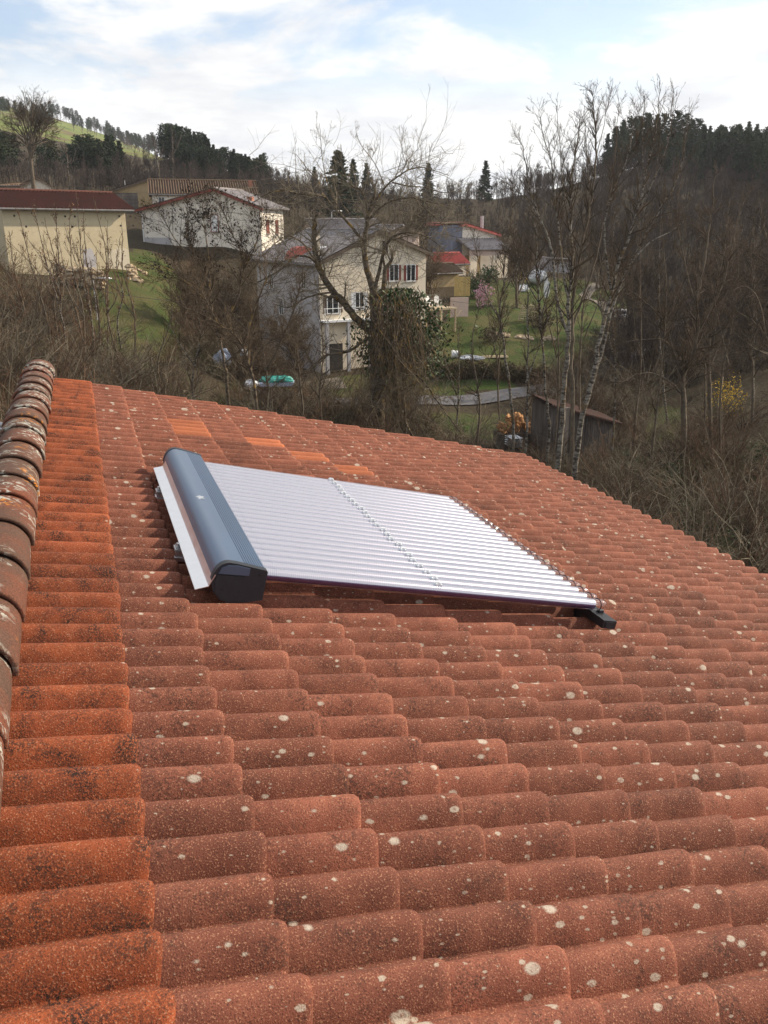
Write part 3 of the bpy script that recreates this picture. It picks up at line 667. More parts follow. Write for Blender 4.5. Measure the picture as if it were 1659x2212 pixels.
def house_(name, label, A, B, depth, he, hp, pf=0.5, ridge='gable', wall='w_white', side=None, roof_='r_old', over=0.4, heR=None, base=None, nw=None, trim=None, found=4.0, cat='house'):
    """A,B base corners of the front; ridge 'gable' = gable in front, 'side' = eave in front"""
    w, rz = frameXY(A, B); z0 = min(A.z, B.z) if base is None else base
    root = empty(name, T((A.x, A.y, z0), rz), label, cat)
    heR = he if heR is None else heR
    def quad(b, pts): b.add(pts, [tuple(range(len(pts)))])
    W_, S_ = M[wall], M[side or wall]
    ov = over
    if ridge == 'gable':
        xp = w * pf
        b = MB(); quad(b, [(0,0,-found),(w,0,-found),(w,0,heR),(xp,0,hp),(0,0,he)]); b.part('front_wall', W_, root)
        b = MB(); quad(b, [(0,depth,-found),(w,depth,-found),(w,depth,heR),(xp,depth,hp),(0,depth,he)]); b.part('rear_wall', S_, root)
        b = MB(); quad(b, [(0,0,-found),(0,depth,-found),(0,depth,he),(0,0,he)]); b.part('side_wall', S_, root)
        b = MB(); quad(b, [(w,0,-found),(w,depth,-found),(w,depth,heR),(w,0,heR)]); b.part('side_wall', W_, root)
        n = nw or max(6, int((depth + 2 * ov) / 0.42))
        sl = (hp - he) / xp; sr = (hp - heR) / (w - xp)
        b = MB(); wave_sheet(b, (-ov,-ov,he-sl*ov), (-ov,depth+ov,he-sl*ov), (xp,-ov,hp), (xp,depth+ov,hp), n, 0.05)
        rf = b.part('roof', M[roof_], root)
        b = MB(); wave_sheet(b, (w+ov,-ov,heR-sr*ov), (w+ov,depth+ov,heR-sr*ov), (xp,-ov,hp), (xp,depth+ov,hp), n, 0.05)
        b.part('roof', M[roof_], root)
        tm = M[trim] if trim else M['timber']
        for (x0, z0_, x1, z1_) in ((-ov, he - sl*ov, xp, hp), (xp, hp, w + ov, heR - sr*ov)):
            b = MB(); b.hexa([(x0,-ov-0.03,z0_-0.2),(x1,-ov-0.03,z1_-0.2),(x1,-ov+0.12,z1_-0.2),(x0,-ov+0.12,z0_-0.2),(x0,-ov-0.03,z0_+0.06),(x1,-ov-0.03,z1_+0.06),(x1,-ov+0.12,z1_+0.06),(x0,-ov+0.12,z0_+0.06)]); b.part('verge_board', tm, root)
        b = MB(); b.tube([(xp, -ov, hp + 0.13), (xp, depth + ov, hp + 0.13)], 0.13, 8); b.part('ridge', M[roof_], rf)
    else:
        yp = depth * 0.5
        b = MB(); quad(b, [(0,0,-found),(w,0,-found),(w,0,he),(0,0,he)]); b.part('front_wall', W_, root)
        b = MB(); quad(b, [(0,depth,-found),(w,depth,-found),(w,depth,he),(0,depth,he)]); b.part('rear_wall', S_, root)
        for x in (0, w):
            b = MB(); quad(b, [(x,0,-found),(x,depth,-found),(x,depth,he),(x,yp,hp),(x,0,he)]); b.part('side_wall', S_, root)
        n = nw or max(6, int((w + 2 * ov) / 0.42)); sl = (hp - he) / yp
        b = MB(); wave_sheet(b, (-ov,-ov,he-sl*ov), (w+ov,-ov,he-sl*ov), (-ov,yp,hp), (w+ov,yp,hp), n, 0.125); rf = b.part('roof', M[roof_], root)
        b = MB(); wave_sheet(b, (-ov,depth+ov,he-sl*ov), (w+ov,depth+ov,he-sl*ov), (-ov,yp,hp), (w+ov,yp,hp), n, 0.055); b.part('roof', M[roof_], root)
        b = MB(); b.tube([(-ov, yp, hp + 0.14), (w + ov, yp, hp + 0.14)], 0.14, 8); b.part('ridge', M[roof_], rf)
        b = MB(); b.tube([(-ov, -ov - 0.09, he - sl*ov - 0.02), (w + ov, -ov - 0.09, he - sl*ov - 0.02)], 0.085, 8); b.part('gutter', M['gutterm'], root)
    root['w'] = w
    return root, w, rf
front = lambda x, o, z: (x, -o, z)
def leftw(x, o, z): return (-o, x, z)
def rightw(w): return lambda x, o, z: (w + o, x, z)
def hz(px, py, d, base): return at(px, py, d).z - base

# yellow barn
A, B = at(22, 587, 68), at(281, 574, 74.5)
barn, w, rf = house_('barn', 'long yellow rendered barn with dark red corrugated tile roof at left', A, B, 7.0, hz(22, 445, 68, A.z), hz(22, 445, 68, A.z) + 1.2, ridge='side', wall='w_barn', roof_='r_red', over=0.55, nw=36, cat='barn')
for x, z in [(4.9,4.2),(5.7,4.2),(9.5,4.25),(10.5,4.25),(9.55,3.5),(10.7,3.5),(1.7,3.4),(0.9,4.2),(5.4,3.4)]:
    b = MB(); b.tube([(x, -0.01, z), (x, 0.02, z)], 0.09, 8); b.part('putlog_hole', M['dark'], barn)
b = MB(); b.prism([(5.9, -0.3), (7.0, -0.3), (7.1, 0.9), (6.8, 1.7), (6.1, 1.6)], 'y', -0.02, -0.004); b.part('cement_patch', M['w_grey'], barn)
b = MB(); b.prism([(8.0, -0.3), (w, -0.3), (w, 1.55), (9.5, 1.7), (8.2, 1.5)], 'y', -0.02, -0.004); b.part('patched_render', M['w_patch'], barn)
rgs = random.Random(4)
def stone(parent, c, r, sd):
    b = MB(); b.blob((0, 0, 0), (r * rgs.uniform(.8, 1.5), r * rgs.uniform(.7, 1.2), r * rgs.uniform(.5, .8)), sd, 7, 4, 0.22); b.part('stone', M['stone'], parent, Matrix.Translation(c))
rub = empty('stone_heap', Matrix.Translation(at(290, 572, 74)), 'heap of fallen stones at the right corner of the yellow barn', 'stones')
for k in range(34):
    p = at(rgs.uniform(278, 300), 0, 74); f = rgs.random(); x = at(276 + 26 * f, 580, 73.5 - 2 * rgs.random()); stone(rub, Vector((x.x, x.y, gz_(x.x, x.y) + rgs.uniform(0, 0.9) * (1 - f))), rgs.uniform(0.12, 0.3), k)
rub = empty('stone_heap', Matrix.Translation(at(290, 545, 79)), 'loose stones on the grass bank between barn and white house', 'stones')
for k in range(24):
    x = at(rgs.uniform(272, 312), 560, rgs.uniform(77, 79)); stone(rub, Vector((x.x, x.y, gz_(x.x, x.y) + 0.1)), rgs.uniform(0.12, 0.26), k + 50)
rub = empty('rubble_wall', Matrix.Translation(at(180, 610, 67)), 'low crumbling stone wall on the slope below the yellow barn', 'wall')
for k in range(120):
    f = rgs.random(); x = at(128 + 100 * f, 620, 65.5 + rgs.uniform(-.4, .4)); stone(rub, Vector((x.x, x.y, gz_(x.x, x.y) + rgs.uniform(0, 1.3))), rgs.uniform(0.14, 0.30), k + 90)

# white house with red trim
A, B = at(313, 524, 98), at(566, 535, 93)
bz = min(A.z, B.z)
wh, w, rf = house_('white_house', 'white rendered house with red verge boards and grey roof beside the barn', A, B, 5.4, hz(313, 452, 98, bz), hz(470, 409, 95, bz), pf=0.645, wall='w_white', roof_='r_grey', trim='redtrim', heR=hz(566, 447, 93, bz), over=0.55)
window(wh, front, w * 0.62, hz(460, 500, 95, bz), 0.85, 1.7, frame='redtrim', pane='white', shutters=None)
for y in (1.5, 3.7): window(wh, rightw(w), y, 1.5, 0.5, 1.3, frame='redtrim', pane='redtrim')
b = MB(); b.tube([(-0.45, -0.5, hz(313, 458, 98, bz)), (0.0, -0.1, hz(313, 462, 98, bz)), (-0.06, -0.1, -0.8)], 0.06, 8); b.part('downpipe', M['white'], wh)
b = MB(); b.box(0.0, 3.5, -0.03, -0.003, -1.0, 1.0); b.part('plinth', M['w_grey'], wh)
b = MB(); b.box(w * 0.86, w * 0.9, 1.0, 1.5, hz(540, 445, 95, bz), hz(540, 425, 95, bz)); b.part('chimney', M['brick'], wh)

# long roof house behind
A, B = at(330, 446, 116), at(556, 448, 119.5)
ch, w, rf = house_('farmhouse', 'white house with long mossy tile roof behind the red trimmed house', A, B, 8.0, hz(330, 417, 116, A.z), hz(330, 417, 116, A.z) + 1.75, ridge='side', wall='w_white', roof_='r_old', nw=44)
b = MB(); b.box(w - 0.8, w - 0.3, 2.2, 2.7, hz(330, 417, 116, A.z) + 0.5, hz(330, 417, 116, A.z) + 1.9); b.part('chimney', M['brick'], ch)
window(ch, front, 1.2, 0.25, 0.7, 0.9)
# ochre barn with timber boards
A, B = at(240, 452, 124), at(346, 452, 126)
oc, w, rf = house_('hay_barn', 'ochre barn with grey board cladding and uneven roof behind the yellow barn', A, B, 8, hz(240, 414, 124, A.z), hz(330, 385, 125, A.z), pf=0.84, wall='w_ochre', roof_='r_old', heR=hz(346, 390, 126, A.z), cat='barn')
for k in range(12):
    z0 = -0.3 + k * 0.21; b = MB(); b.box(0.05, w * 0.56, -0.05 - 0.01 * (k % 2), -0.004, z0, z0 + 0.19); b.part('board', M['boards'], oc)
window(oc, front, w * 0.9, 1.35, 0.7, 0.8, frame='timber', sill=False)
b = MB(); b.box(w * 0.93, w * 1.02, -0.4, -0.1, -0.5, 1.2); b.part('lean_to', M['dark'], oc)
b = MB(); b.tube([(w*.33, 1.2, 1.8), (w*.33, 1.2, 3.9)], 0.05, 6); b.part('mast', M['galv'], oc)
# small white house far left
A, B = at(47, 424, 135), at(113, 424, 137)
h_, w, rf = house_('cottage', 'small white gabled cottage half hidden above the yellow barn roof', A, B, 7, hz(47, 401, 135, A.z), hz(84, 384, 136, A.z), wall='w_white', roof_='r_old', pf=0.55)
A, B = at(8, 424, 136), at(46, 424, 135)
h_, w, rf = house_('outbuilding', 'grey outbuilding with low dark roof left of the small cottage', A, B, 6, hz(8, 401, 136, A.z), hz(8, 396, 136, A.z), ridge='side', wall='w_grey', roof_='r_old')

# cream house in the middle
A, B = at(694, 800, 68), at(917, 770, 73)
bz = at(694, 800, 68).z
HE = hz(694, 566, 68, bz); HR = hz(917, 545, 73, bz); HP = hz(810, 499, 70.4, bz)
cr, w, rf = house_('cream_house', 'tall cream gabled house with grey side wall behind the broken tree', A, B, 13.5, HE, HP, pf=0.53, wall='w_cream', side='w_grey', roof_='r_grey', heR=HR, base=bz, over=0.45)  # left and rear walls grey, front and right walls cream
def fz(py, d=70): return hz(800, py, d, bz)
window(cr, front, w * 0.115, fz(676, 68.6), 0.95, 1.35, shutters='timber', sp=0.3)
window(cr, front, w * 0.36, fz(668, 69.5), 0.75, 1.3, shutters='white', sp=0.3)
window(cr, front, w * 0.685, fz(606, 71.4), 0.8, 1.25, shutters='redtrim', sp=0.2)
window(cr, front, w * 0.85, fz(606, 72.2), 0.8, 1.25, shutters='redtrim', sp=0.2)
window(cr, front, w * 0.60, fz(548, 71), 0.4, 0.95, frame='timber', sill=False)
b = MB(); b.box(-0.1, w * 0.45, -0.9, -0.003, fz(694, 68.6), fz(690, 68.6)); b.part('balcony', M['white'], cr)
for x in (0.05, 1.4, 2.8, 4.2):
    b = MB(); b.tube([(x, -0.85, fz(690, 68.6)), (x, -0.85, fz(690, 68.6) + 0.95)], 0.03, 6); b.part('baluster', M['white'], cr)
b = MB(); b.tube([(-0.05, -0.85, fz(690, 68.6) + 0.95), (w * 0.45, -0.85, fz(690, 68.6) + 0.95)], 0.03, 6); b.part('handrail', M['white'], cr)
for x in (0.25, 2.2, 4.2):
    b = MB(); b.box(x - 0.12, x + 0.12, -0.85, -0.6, -0.5, fz(694, 68.6) - 0.01); b.part('pillar', M['w_grey'], cr)
b = MB(); b.box(0.5, 2.0, -0.03, -0.003, -0.2, 2.1); b.part('opening_shade', M['dark'], cr)  # flat slab, its near-black colour painting the shade inside the opening
window(cr, leftw, 2.9, hz(669, 622, 71, bz), 0.75, 1.35)
window(cr, leftw, 7.9, hz(618, 678, 75, bz), 0.8, 1.35)
window(cr, leftw, 9.8, hz(601, 728, 77, bz), 1.3, 1.5, frame='timber')
window(cr, leftw, 9.9, hz(601, 622, 77, bz), 0.7, 1.2)
b = MB(); b.box(0.15, 0.6, 0.9, 1.4, HE - 0.3, HE + 2.1); b.part('chimney', M['w_cream'], cr)
b = MB(); b.box(0.10, 0.65, 0.85, 1.45, HE + 2.1, HE + 2.2); b.part('chimney_cap', M['mortar'], cr)
dm = MB(); dm.prism([(0.9 + 1.25 * math.cos(a), HE - 0.05 + 1.15 * math.sin(a)) for a in np.linspace(0, math.pi, 13)], 'y', 4.6, 6.0); dmo = dm.part('dormer', M['r_pink'], cr)
b = MB(); b.prism([(1.3, HE + 0.75), (2.2, HE + 1.05), (2.2, HE + 1.12), (1.3, HE + 0.84)], 'y', 2.9, 4.1); b.part('skylight', M['white'], cr)
b = MB(); b.tube([(-0.5, -0.3, HE - 0.25), (-0.5, 13.8, HE - 0.25)], 0.08, 6); b.part('gutter', M['gutterm'], cr)
# houses behind the cream one
A, B = at(690, 545, 100), at(835, 545, 103)
h_, w, rf = house_('rear_house', 'low house with grey tiles and red eave line behind the cream house', A, B, 9, hz(690, 505, 100, A.z), hz(690, 505, 100, A.z) + 1.6, ridge='side', wall='w_pink', roof_='r_grey', nw=36)
b = MB(); b.box(-0.3, w + 0.3, -0.6, -0.5, hz(690, 507, 100, A.z) - 0.1, hz(690, 503, 100, A.z)); b.part('fascia', M['redtrim'], h_)
A, B = at(838, 540, 96), at(905, 540, 99)
h_, w, rf = house_('pink_house', 'small pinkish gabled house peeking over the right roof of the cream house', A, B, 8, hz(838, 502, 96, A.z), hz(858, 488, 97, A.z), wall='w_pink', roof_='r_grey', pf=0.42)
# right hand house with mono pitch
A, B = at(996, 600, 116), at(1068, 600, 119)
bz = A.z
rh, w, rf = house_('hillside_house', 'white house with sloping red edged roof and lower grey tile roof on the right', A, B, 8, hz(996, 484, 116, bz), hz(996, 484, 116, bz) + 0.02, pf=0.01, wall='w_white', side='w_blue', roof_='r_pink', heR=hz(1068, 506, 119, bz), base=bz, over=0.5, trim='r_pink')
b = MB(); wave_sheet(b, (-1.0, -3.2, hz(996, 541, 113, bz)), (w + 0.1, -3.2, hz(996, 541, 113, bz)), (-1.0, -0.01, hz(996, 516, 116, bz)), (w + 0.1, -0.01, hz(996, 516, 116, bz)), 16, 0.06); b.part('lower_roof', M['r_grey'], rh)
b = MB(); b.box(-0.6, w + 0.05, -2.8, -2.5, hz(996, 553, 113, bz), hz(996, 541, 113, bz)); b.part('lintel', M['w_pink'], rh)
b = MB(); b.box(-0.6, 0.5, -2.8, -2.5, -1, hz(996, 553, 113, bz)); b.part('pier', M['w_cream'], rh)
b = MB(); b.box(w * 0.55, w, -2.8, -2.5, -1, hz(996, 553, 113, bz)); b.part('pier', M['w_cream'], rh)
b = MB(); b.box(0.5, w * 0.55, -0.05, -0.01, -1, hz(996, 553, 113, bz)); b.part('garage_back', M['w_ochre'], rh)
b = MB(); b.box(w * 0.62, w * 0.67, 0.4, 0.8, hz(1040, 495, 118, bz), hz(1040, 466, 118, bz)); b.part('chimney', M['w_grey'], rh)
b = MB(); b.box(-1.7, 0, 0.01, 3, -1, hz(996, 486, 116, bz)); b.part('blue_side', M['w_blue'], rh)
b = MB(); b.hexa([(-2.0, -0.3, hz(996, 482, 116, bz) - 0.1), (0.1, -0.3, hz(996, 482, 116, bz)), (0.1, 4, hz(996, 482, 116, bz)), (-2.0, 4, hz(996, 482, 116, bz) - 0.1), (-2.0, -0.3, hz(996, 482, 116, bz) + 0.05), (0.1, -0.3, hz(996, 482, 116, bz) + 0.15), (0.1, 4, hz(996, 482, 116, bz) + 0.15), (-2.0, 4, hz(996, 482, 116, bz) + 0.05)]); b.part('side_roof', M['r_old'], rh)
A, B = at(944, 605, 104), at(1006, 605, 106)
sh_, w, rf = house_('lean_to_shed', 'cream shed with bright red roof left of the hillside house', A, B, 4, hz(944, 567, 104, A.z), hz(944, 567, 104, A.z) + 1.0, ridge='side', wall='w_cream', roof_='r_pink', over=0.3, nw=12, cat='shed')
A, B = at(930, 618, 92), at(990, 616, 94)
sh_, w, rf = house_('low_shed', 'low brown roofed shed in front of the red roofed one', A, B, 3, hz(930, 588, 92, A.z), hz(930, 588, 92, A.z) + 0.7, ridge='side', wall='w_ochre', roof_='r_old', over=0.3, nw=10, cat='shed')
A, B = at(1160, 612, 120), at(1229, 612, 120)
sh_, w, rf = house_('grey_shed', 'grey shed among the trees at the top of the garden', A, B, 5, hz(1160, 590, 120, A.z), hz(1195, 560, 120, A.z), wall='w_grey', roof_='r_grey', pf=0.35, heR=hz(1229, 562, 120, A.z), cat='shed')
# pale curved roof glimpsed up the slope
b = MB(); n = 12
for k in range(n): pass
b.prism([(3.2 * math.cos(a), 1.5 * math.sin(a)) for a in np.linspace(0, math.pi, 13)], 'y', 0, 5)
pp = at(190, 415, 128); b.thing('tunnel_shelter', M['galv'], T((pp.x, pp.y, gz_(pp.x, pp.y)), 0.5), 'pale curved shelter roof on the slope above the yellow barn', 'shelter', smooth=False)
# ------------------------------------------------------------------ trees and undergrowth
class TB:
    def __init__(s): s.g = {}; s.leaf = []
    def add(s, pts, r0, r1, ns=3, power=1.0):
        P = np.asarray(pts, float); n = len(P); f = np.linspace(0, 1, n) ** power
        s.g.setdefault((n, ns), []).append((P, r0 + (r1 - r0) * f))
    def arrays(s, org):
        VV = []; QQ = []; base = 0
        for (n, ns), L in s.g.items():
            P = np.stack([a for a, _ in L]) - np.asarray(org); R = np.stack([b for _, b in L])
            t = np.gradient(P, axis=1); t /= np.linalg.norm(t, axis=-1, keepdims=True) + 1e-9
            ref = np.where(np.abs(t[:, :1, 2:]) > 0.85, np.array([1.0, 0.1, 0]), np.array([0, 0, 1.0])); ref = np.broadcast_to(ref, t.shape)
            u = np.cross(t, ref); u /= np.linalg.norm(u, axis=-1, keepdims=True) + 1e-9; w = np.cross(t, u)
            a = np.arange(ns) * 2 * np.pi / ns
            v = P[:, :, None] + R[:, :, None, None] * (u[:, :, None] * np.cos(a)[:, None] + w[:, :, None] * np.sin(a)[:, None])
            m = len(L); idx = np.arange(m * n * ns).reshape(m, n, ns) + base
            q = np.stack([idx[:, :-1], np.roll(idx[:, :-1], -1, 2), np.roll(idx[:, 1:], -1, 2), idx[:, 1:]], -1).reshape(-1, 4)
            VV.append(v.reshape(-1, 3)); QQ.append(q); base += m * n * ns
        return np.concatenate(VV), np.concatenate(QQ)
    def mesh(s, name, mat, org=(0, 0, 0)):
        v, q = s.arrays(org); return np_mesh(name, v, q, mat=mat, smooth=True)
def leafmesh(name, C, size, mat, rs_, up=0.0):
    """little four-sided leaves, bent along the middle, at points C"""
    C = np.asarray(C); n = len(C); a = rs_.normal(size=(n, 3)); a /= np.linalg.norm(a, axis=1, keepdims=True); b = np.cross(a, rs_.normal(size=(n, 3))); b /= np.linalg.norm(b, axis=1, keepdims=True) + 1e-9; c = np.cross(a, b)
    s = (np.asarray(size) * rs_.uniform(0.6, 1.3, n))[:, None] if np.ndim(size) else size * rs_.uniform(0.6, 1.3, (n, 1))
    v = np.stack([C - a * s, C + b * s * 0.55 + c * s * 0.15, C + a * s, C - b * s * 0.55 + c * s * 0.15], 1).reshape(-1, 3)
    i = np.arange(n)[:, None] * 4; t = np.concatenate([i + [0, 1, 2], i + [0, 2, 3]], 1).reshape(-1, 3)
    return np_mesh(name, v, None, t, mat, smooth=False)

def grow(tb, rs_, pts, r0, r1, L, lvl, prm, tips=None):
    if lvl == 0: prm['Ls'] = [L] + [L * 0.62 * float(np.prod(prm['lf'][:q + 1])) for q in range(len(prm['n']) - 1)]
    P = np.asarray(pts, float); nseg = len(P) - 1; n = prm['n'][lvl]; last = lvl == len(prm['n']) - 1
    if lvl > 0: n = max(1, int(n * min(1.35, L / (prm['Ls'][lvl] + 1e-9)) + rs_.rand()))
    k = 3 if last else 4
    for _ in range(n):
        t = prm['start'] + (1 - prm['start']) * rs_.rand() ** prm.get('tp', 0.8)
        if lvl > 0: t = 0.15 + 0.85 * rs_.rand()
        f = t * nseg; i = min(int(f), nseg - 1); p = P[i] + (P[i + 1] - P[i]) * (f - i); d = P[i + 1] - P[i]; d = d / (np.linalg.norm(d) + 1e-9)
        q = rs_.normal(size=3); q -= d * (q @ d); q /= np.linalg.norm(q) + 1e-9
        an = math.radians(rs_.uniform(*prm['ang'])); dr = d * math.cos(an) + q * math.sin(an); dr[2] += prm['up']
        dr /= np.linalg.norm(dr); l = L * prm['lf'][lvl] * rs_.uniform(0.5, 1.25) * ((1.2 - 0.92 * t) if lvl == 0 else (1.12 - 0.6 * t))
        r = max((r0 + (r1 - r0) * t) * 0.55, prm['rmin']); r = min(r, prm['rmax'][lvl])
        pl = [p]; st = l / (k - 1)
        for _j in range(k - 1):
            dr = dr + rs_.normal(size=3) * prm['wig']; dr[2] += prm['up'] * 0.6; dr /= np.linalg.norm(dr); pl.append(pl[-1] + dr * st)
        re = prm['rmin'] * 0.7
        tb.add(pl, r, re, 3 if (last or lvl > 0) else 4)
        if last:
            if tips is not None: tips.append(pl[-1])
        else: grow(tb, rs_, pl, r, re, l, lvl + 1, prm, tips)

M['bark'] = mat_simple('grey_brown_bark', (0.085, 0.068, 0.050), (0.17, 0.135, 0.095), 5, 0.95, bump=0.02)
def mat_bark(name, dark, light, yel, sc=5):
    t = NT(name); P = t.coord()
    col = t.ramp(t.noise(sc, 5, 0.7, t.coord('pos', (1, 1, 2.5))), [(0.44, dark), (0.56, light)])
    col = t.mix(t.ramp(t.noise(2.3, 3, 0.6, P), [(0.54, 0.0), (0.66, 0.8)]), col, yel)
    t.bump(t.noise(18, 4, 0.7, P), 0.6, 0.02)
    return t.out(col, 0.93, 0, 0.15)
M['birch'] = mat_bark('blotched_pale_bark', (0.052, 0.040, 0.031), (0.235, 0.215, 0.18), (0.14, 0.092, 0.038))
M['willow'] = mat_bark('lichen_covered_bark', (0.065, 0.048, 0.034), (0.16, 0.13, 0.095), (0.30, 0.19, 0.05), 3)
M['twig'] = mat_simple('brown_twigs', (0.062, 0.043, 0.027), (0.110, 0.078, 0.047), 1.5, 0.95, obj_rand=0.35)
M['twig_grey'] = mat_simple('grey_lichen_twigs', (0.12, 0.098, 0.070), (0.22, 0.185, 0.13), 1.5, 0.95, obj_rand=0.35)
M['twig_dark'] = mat_simple('dark_twigs', (0.045, 0.032, 0.022), (0.082, 0.060, 0.040), 1.5, 0.95, obj_rand=0.35)
M['twig_red'] = mat_simple('reddish_twigs', (0.085, 0.048, 0.029), (0.145, 0.088, 0.053), 0.6, 0.95, obj_rand=0.35)
M['wood_far'] = mat_simple('winter_wood_twigs', (0.044, 0.034, 0.029), (0.078, 0.060, 0.050), 0.05, 0.95, obj_rand=0.3)
M['needle'] = mat_simple('conifer_needles', (0.020, 0.034, 0.018), (0.042, 0.062, 0.028), 0.3, 0.9, obj_rand=0.3)
M['ivy'] = mat_simple('ivy_leaves', (0.022, 0.048, 0.012), (0.060, 0.100, 0.026), 2.0, 0.6, spec=0.4)
M['deadleaf'] = mat_simple('withered_leaves', (0.11, 0.062, 0.032), (0.20, 0.115, 0.055), 2.0, 0.9)
M['cone'] = mat_simple('dark_alder_cones', (0.030, 0.022, 0.018), (0.055, 0.040, 0.030), 3.0, 0.9)
M['blossom'] = mat_simple('pink_blossom', (0.52, 0.28, 0.36), (0.68, 0.42, 0.50), 3.0, 0.8)
M['yellow'] = mat_simple('yellow_blossom', (0.55, 0.36, 0.03), (0.66, 0.46, 0.06), 3.0, 0.8)

def tree(name, label, base, limbs, prm, seed, bark, twig, group=None, tipleaf=None, cat='tree', ns=7):
    rs_ = np.random.RandomState(seed); root = empty(name, Matrix.Translation(base), label, cat, group)
    tr = TB(); cw = TB(); tips = []
    for li in limbs:
        pts, r0, r1 = li[0], li[1], li[2]
        P = np.array([tuple(p) for p in pts]); 
        # smooth resample with a little wiggle
        m = 4 * (len(P) - 1) + 1; tt = np.linspace(0, len(P) - 1, m); i = np.minimum(tt.astype(int), len(P) - 2); f = (tt - i)[:, None]
        p0 = P[np.maximum(i - 1, 0)]; p1 = P[i]; p2 = P[i + 1]; p3 = P[np.minimum(i + 2, len(P) - 1)]
        C = 0.5 * ((2 * p1) + (-p0 + p2) * f + (2 * p0 - 5 * p1 + 4 * p2 - p3) * f ** 2 + (-p0 + 3 * p1 - 3 * p2 + p3) * f ** 3)
        L = np.linalg.norm(np.diff(C, axis=0), axis=1).sum(); C[1:] += rs_.normal(size=C[1:].shape) * min(0.012 * L / 5, 0.02)
        tr.add(C, r0, r1, ns, 0.8)
        pr = dict(prm); pr['start'] = li[3] if len(li) > 3 else prm['start']
        pr['n'] = [max(2, int(prm['n'][0] * L / prm['Lref'] * (li[4] if len(li) > 4 else 1)))] + prm['n'][1:]
        grow(cw, rs_, C, r0, r1, prm['L'], 0, pr, tips)
    o = bpy.data.objects.new('trunk', tr.mesh('trunk', M[bark], base)); link(o, WM[root.name], root)
    o = bpy.data.objects.new('crown', cw.mesh('crown', M[twig], base)); link(o, WM[root.name], root)
    if tipleaf:
        frac, size, mat, nm, jit = tipleaf[:5]; Tp = np.array(tips); Tp = Tp[rs_.rand(len(Tp)) < frac]; 
        k = tipleaf[5] if len(tipleaf) > 5 else 1
        Tp = np.repeat(Tp, k, 0) + rs_.normal(size=(len(Tp) * k, 3)) * jit
        o = bpy.data.objects.new(nm, leafmesh(nm, Tp - np.array(base), size, M[mat], rs_)); link(o, WM[root.name], root); o['kind'] = 'stuff'
    return root

def zz2(pts, d, dd=0.0): return [at(518.4 + x * .3646, 259.2 + y * .3646, d + dd * k / len(pts)) for k, (x, y) in enumerate(pts)]
def zz3(pts, d, dd=0.0): return [at(1054 + x * .3646, 172.8 + y * .3646, d + dd * k / len(pts)) for k, (x, y) in enumerate(pts)]
def zz1(pts, d, dd=0.0): return [at(x * .3646, 129.6 + y * .3646, d + dd * k / len(pts)) for k, (x, y) in enumerate(pts)]
def down(pts):  # root the first point in the ground
    p = pts[0]; g = gz_(p.x, p.y) - 0.2
    return [Vector((p.x, p.y, g))] + pts if g < p.z - 0.3 else pts

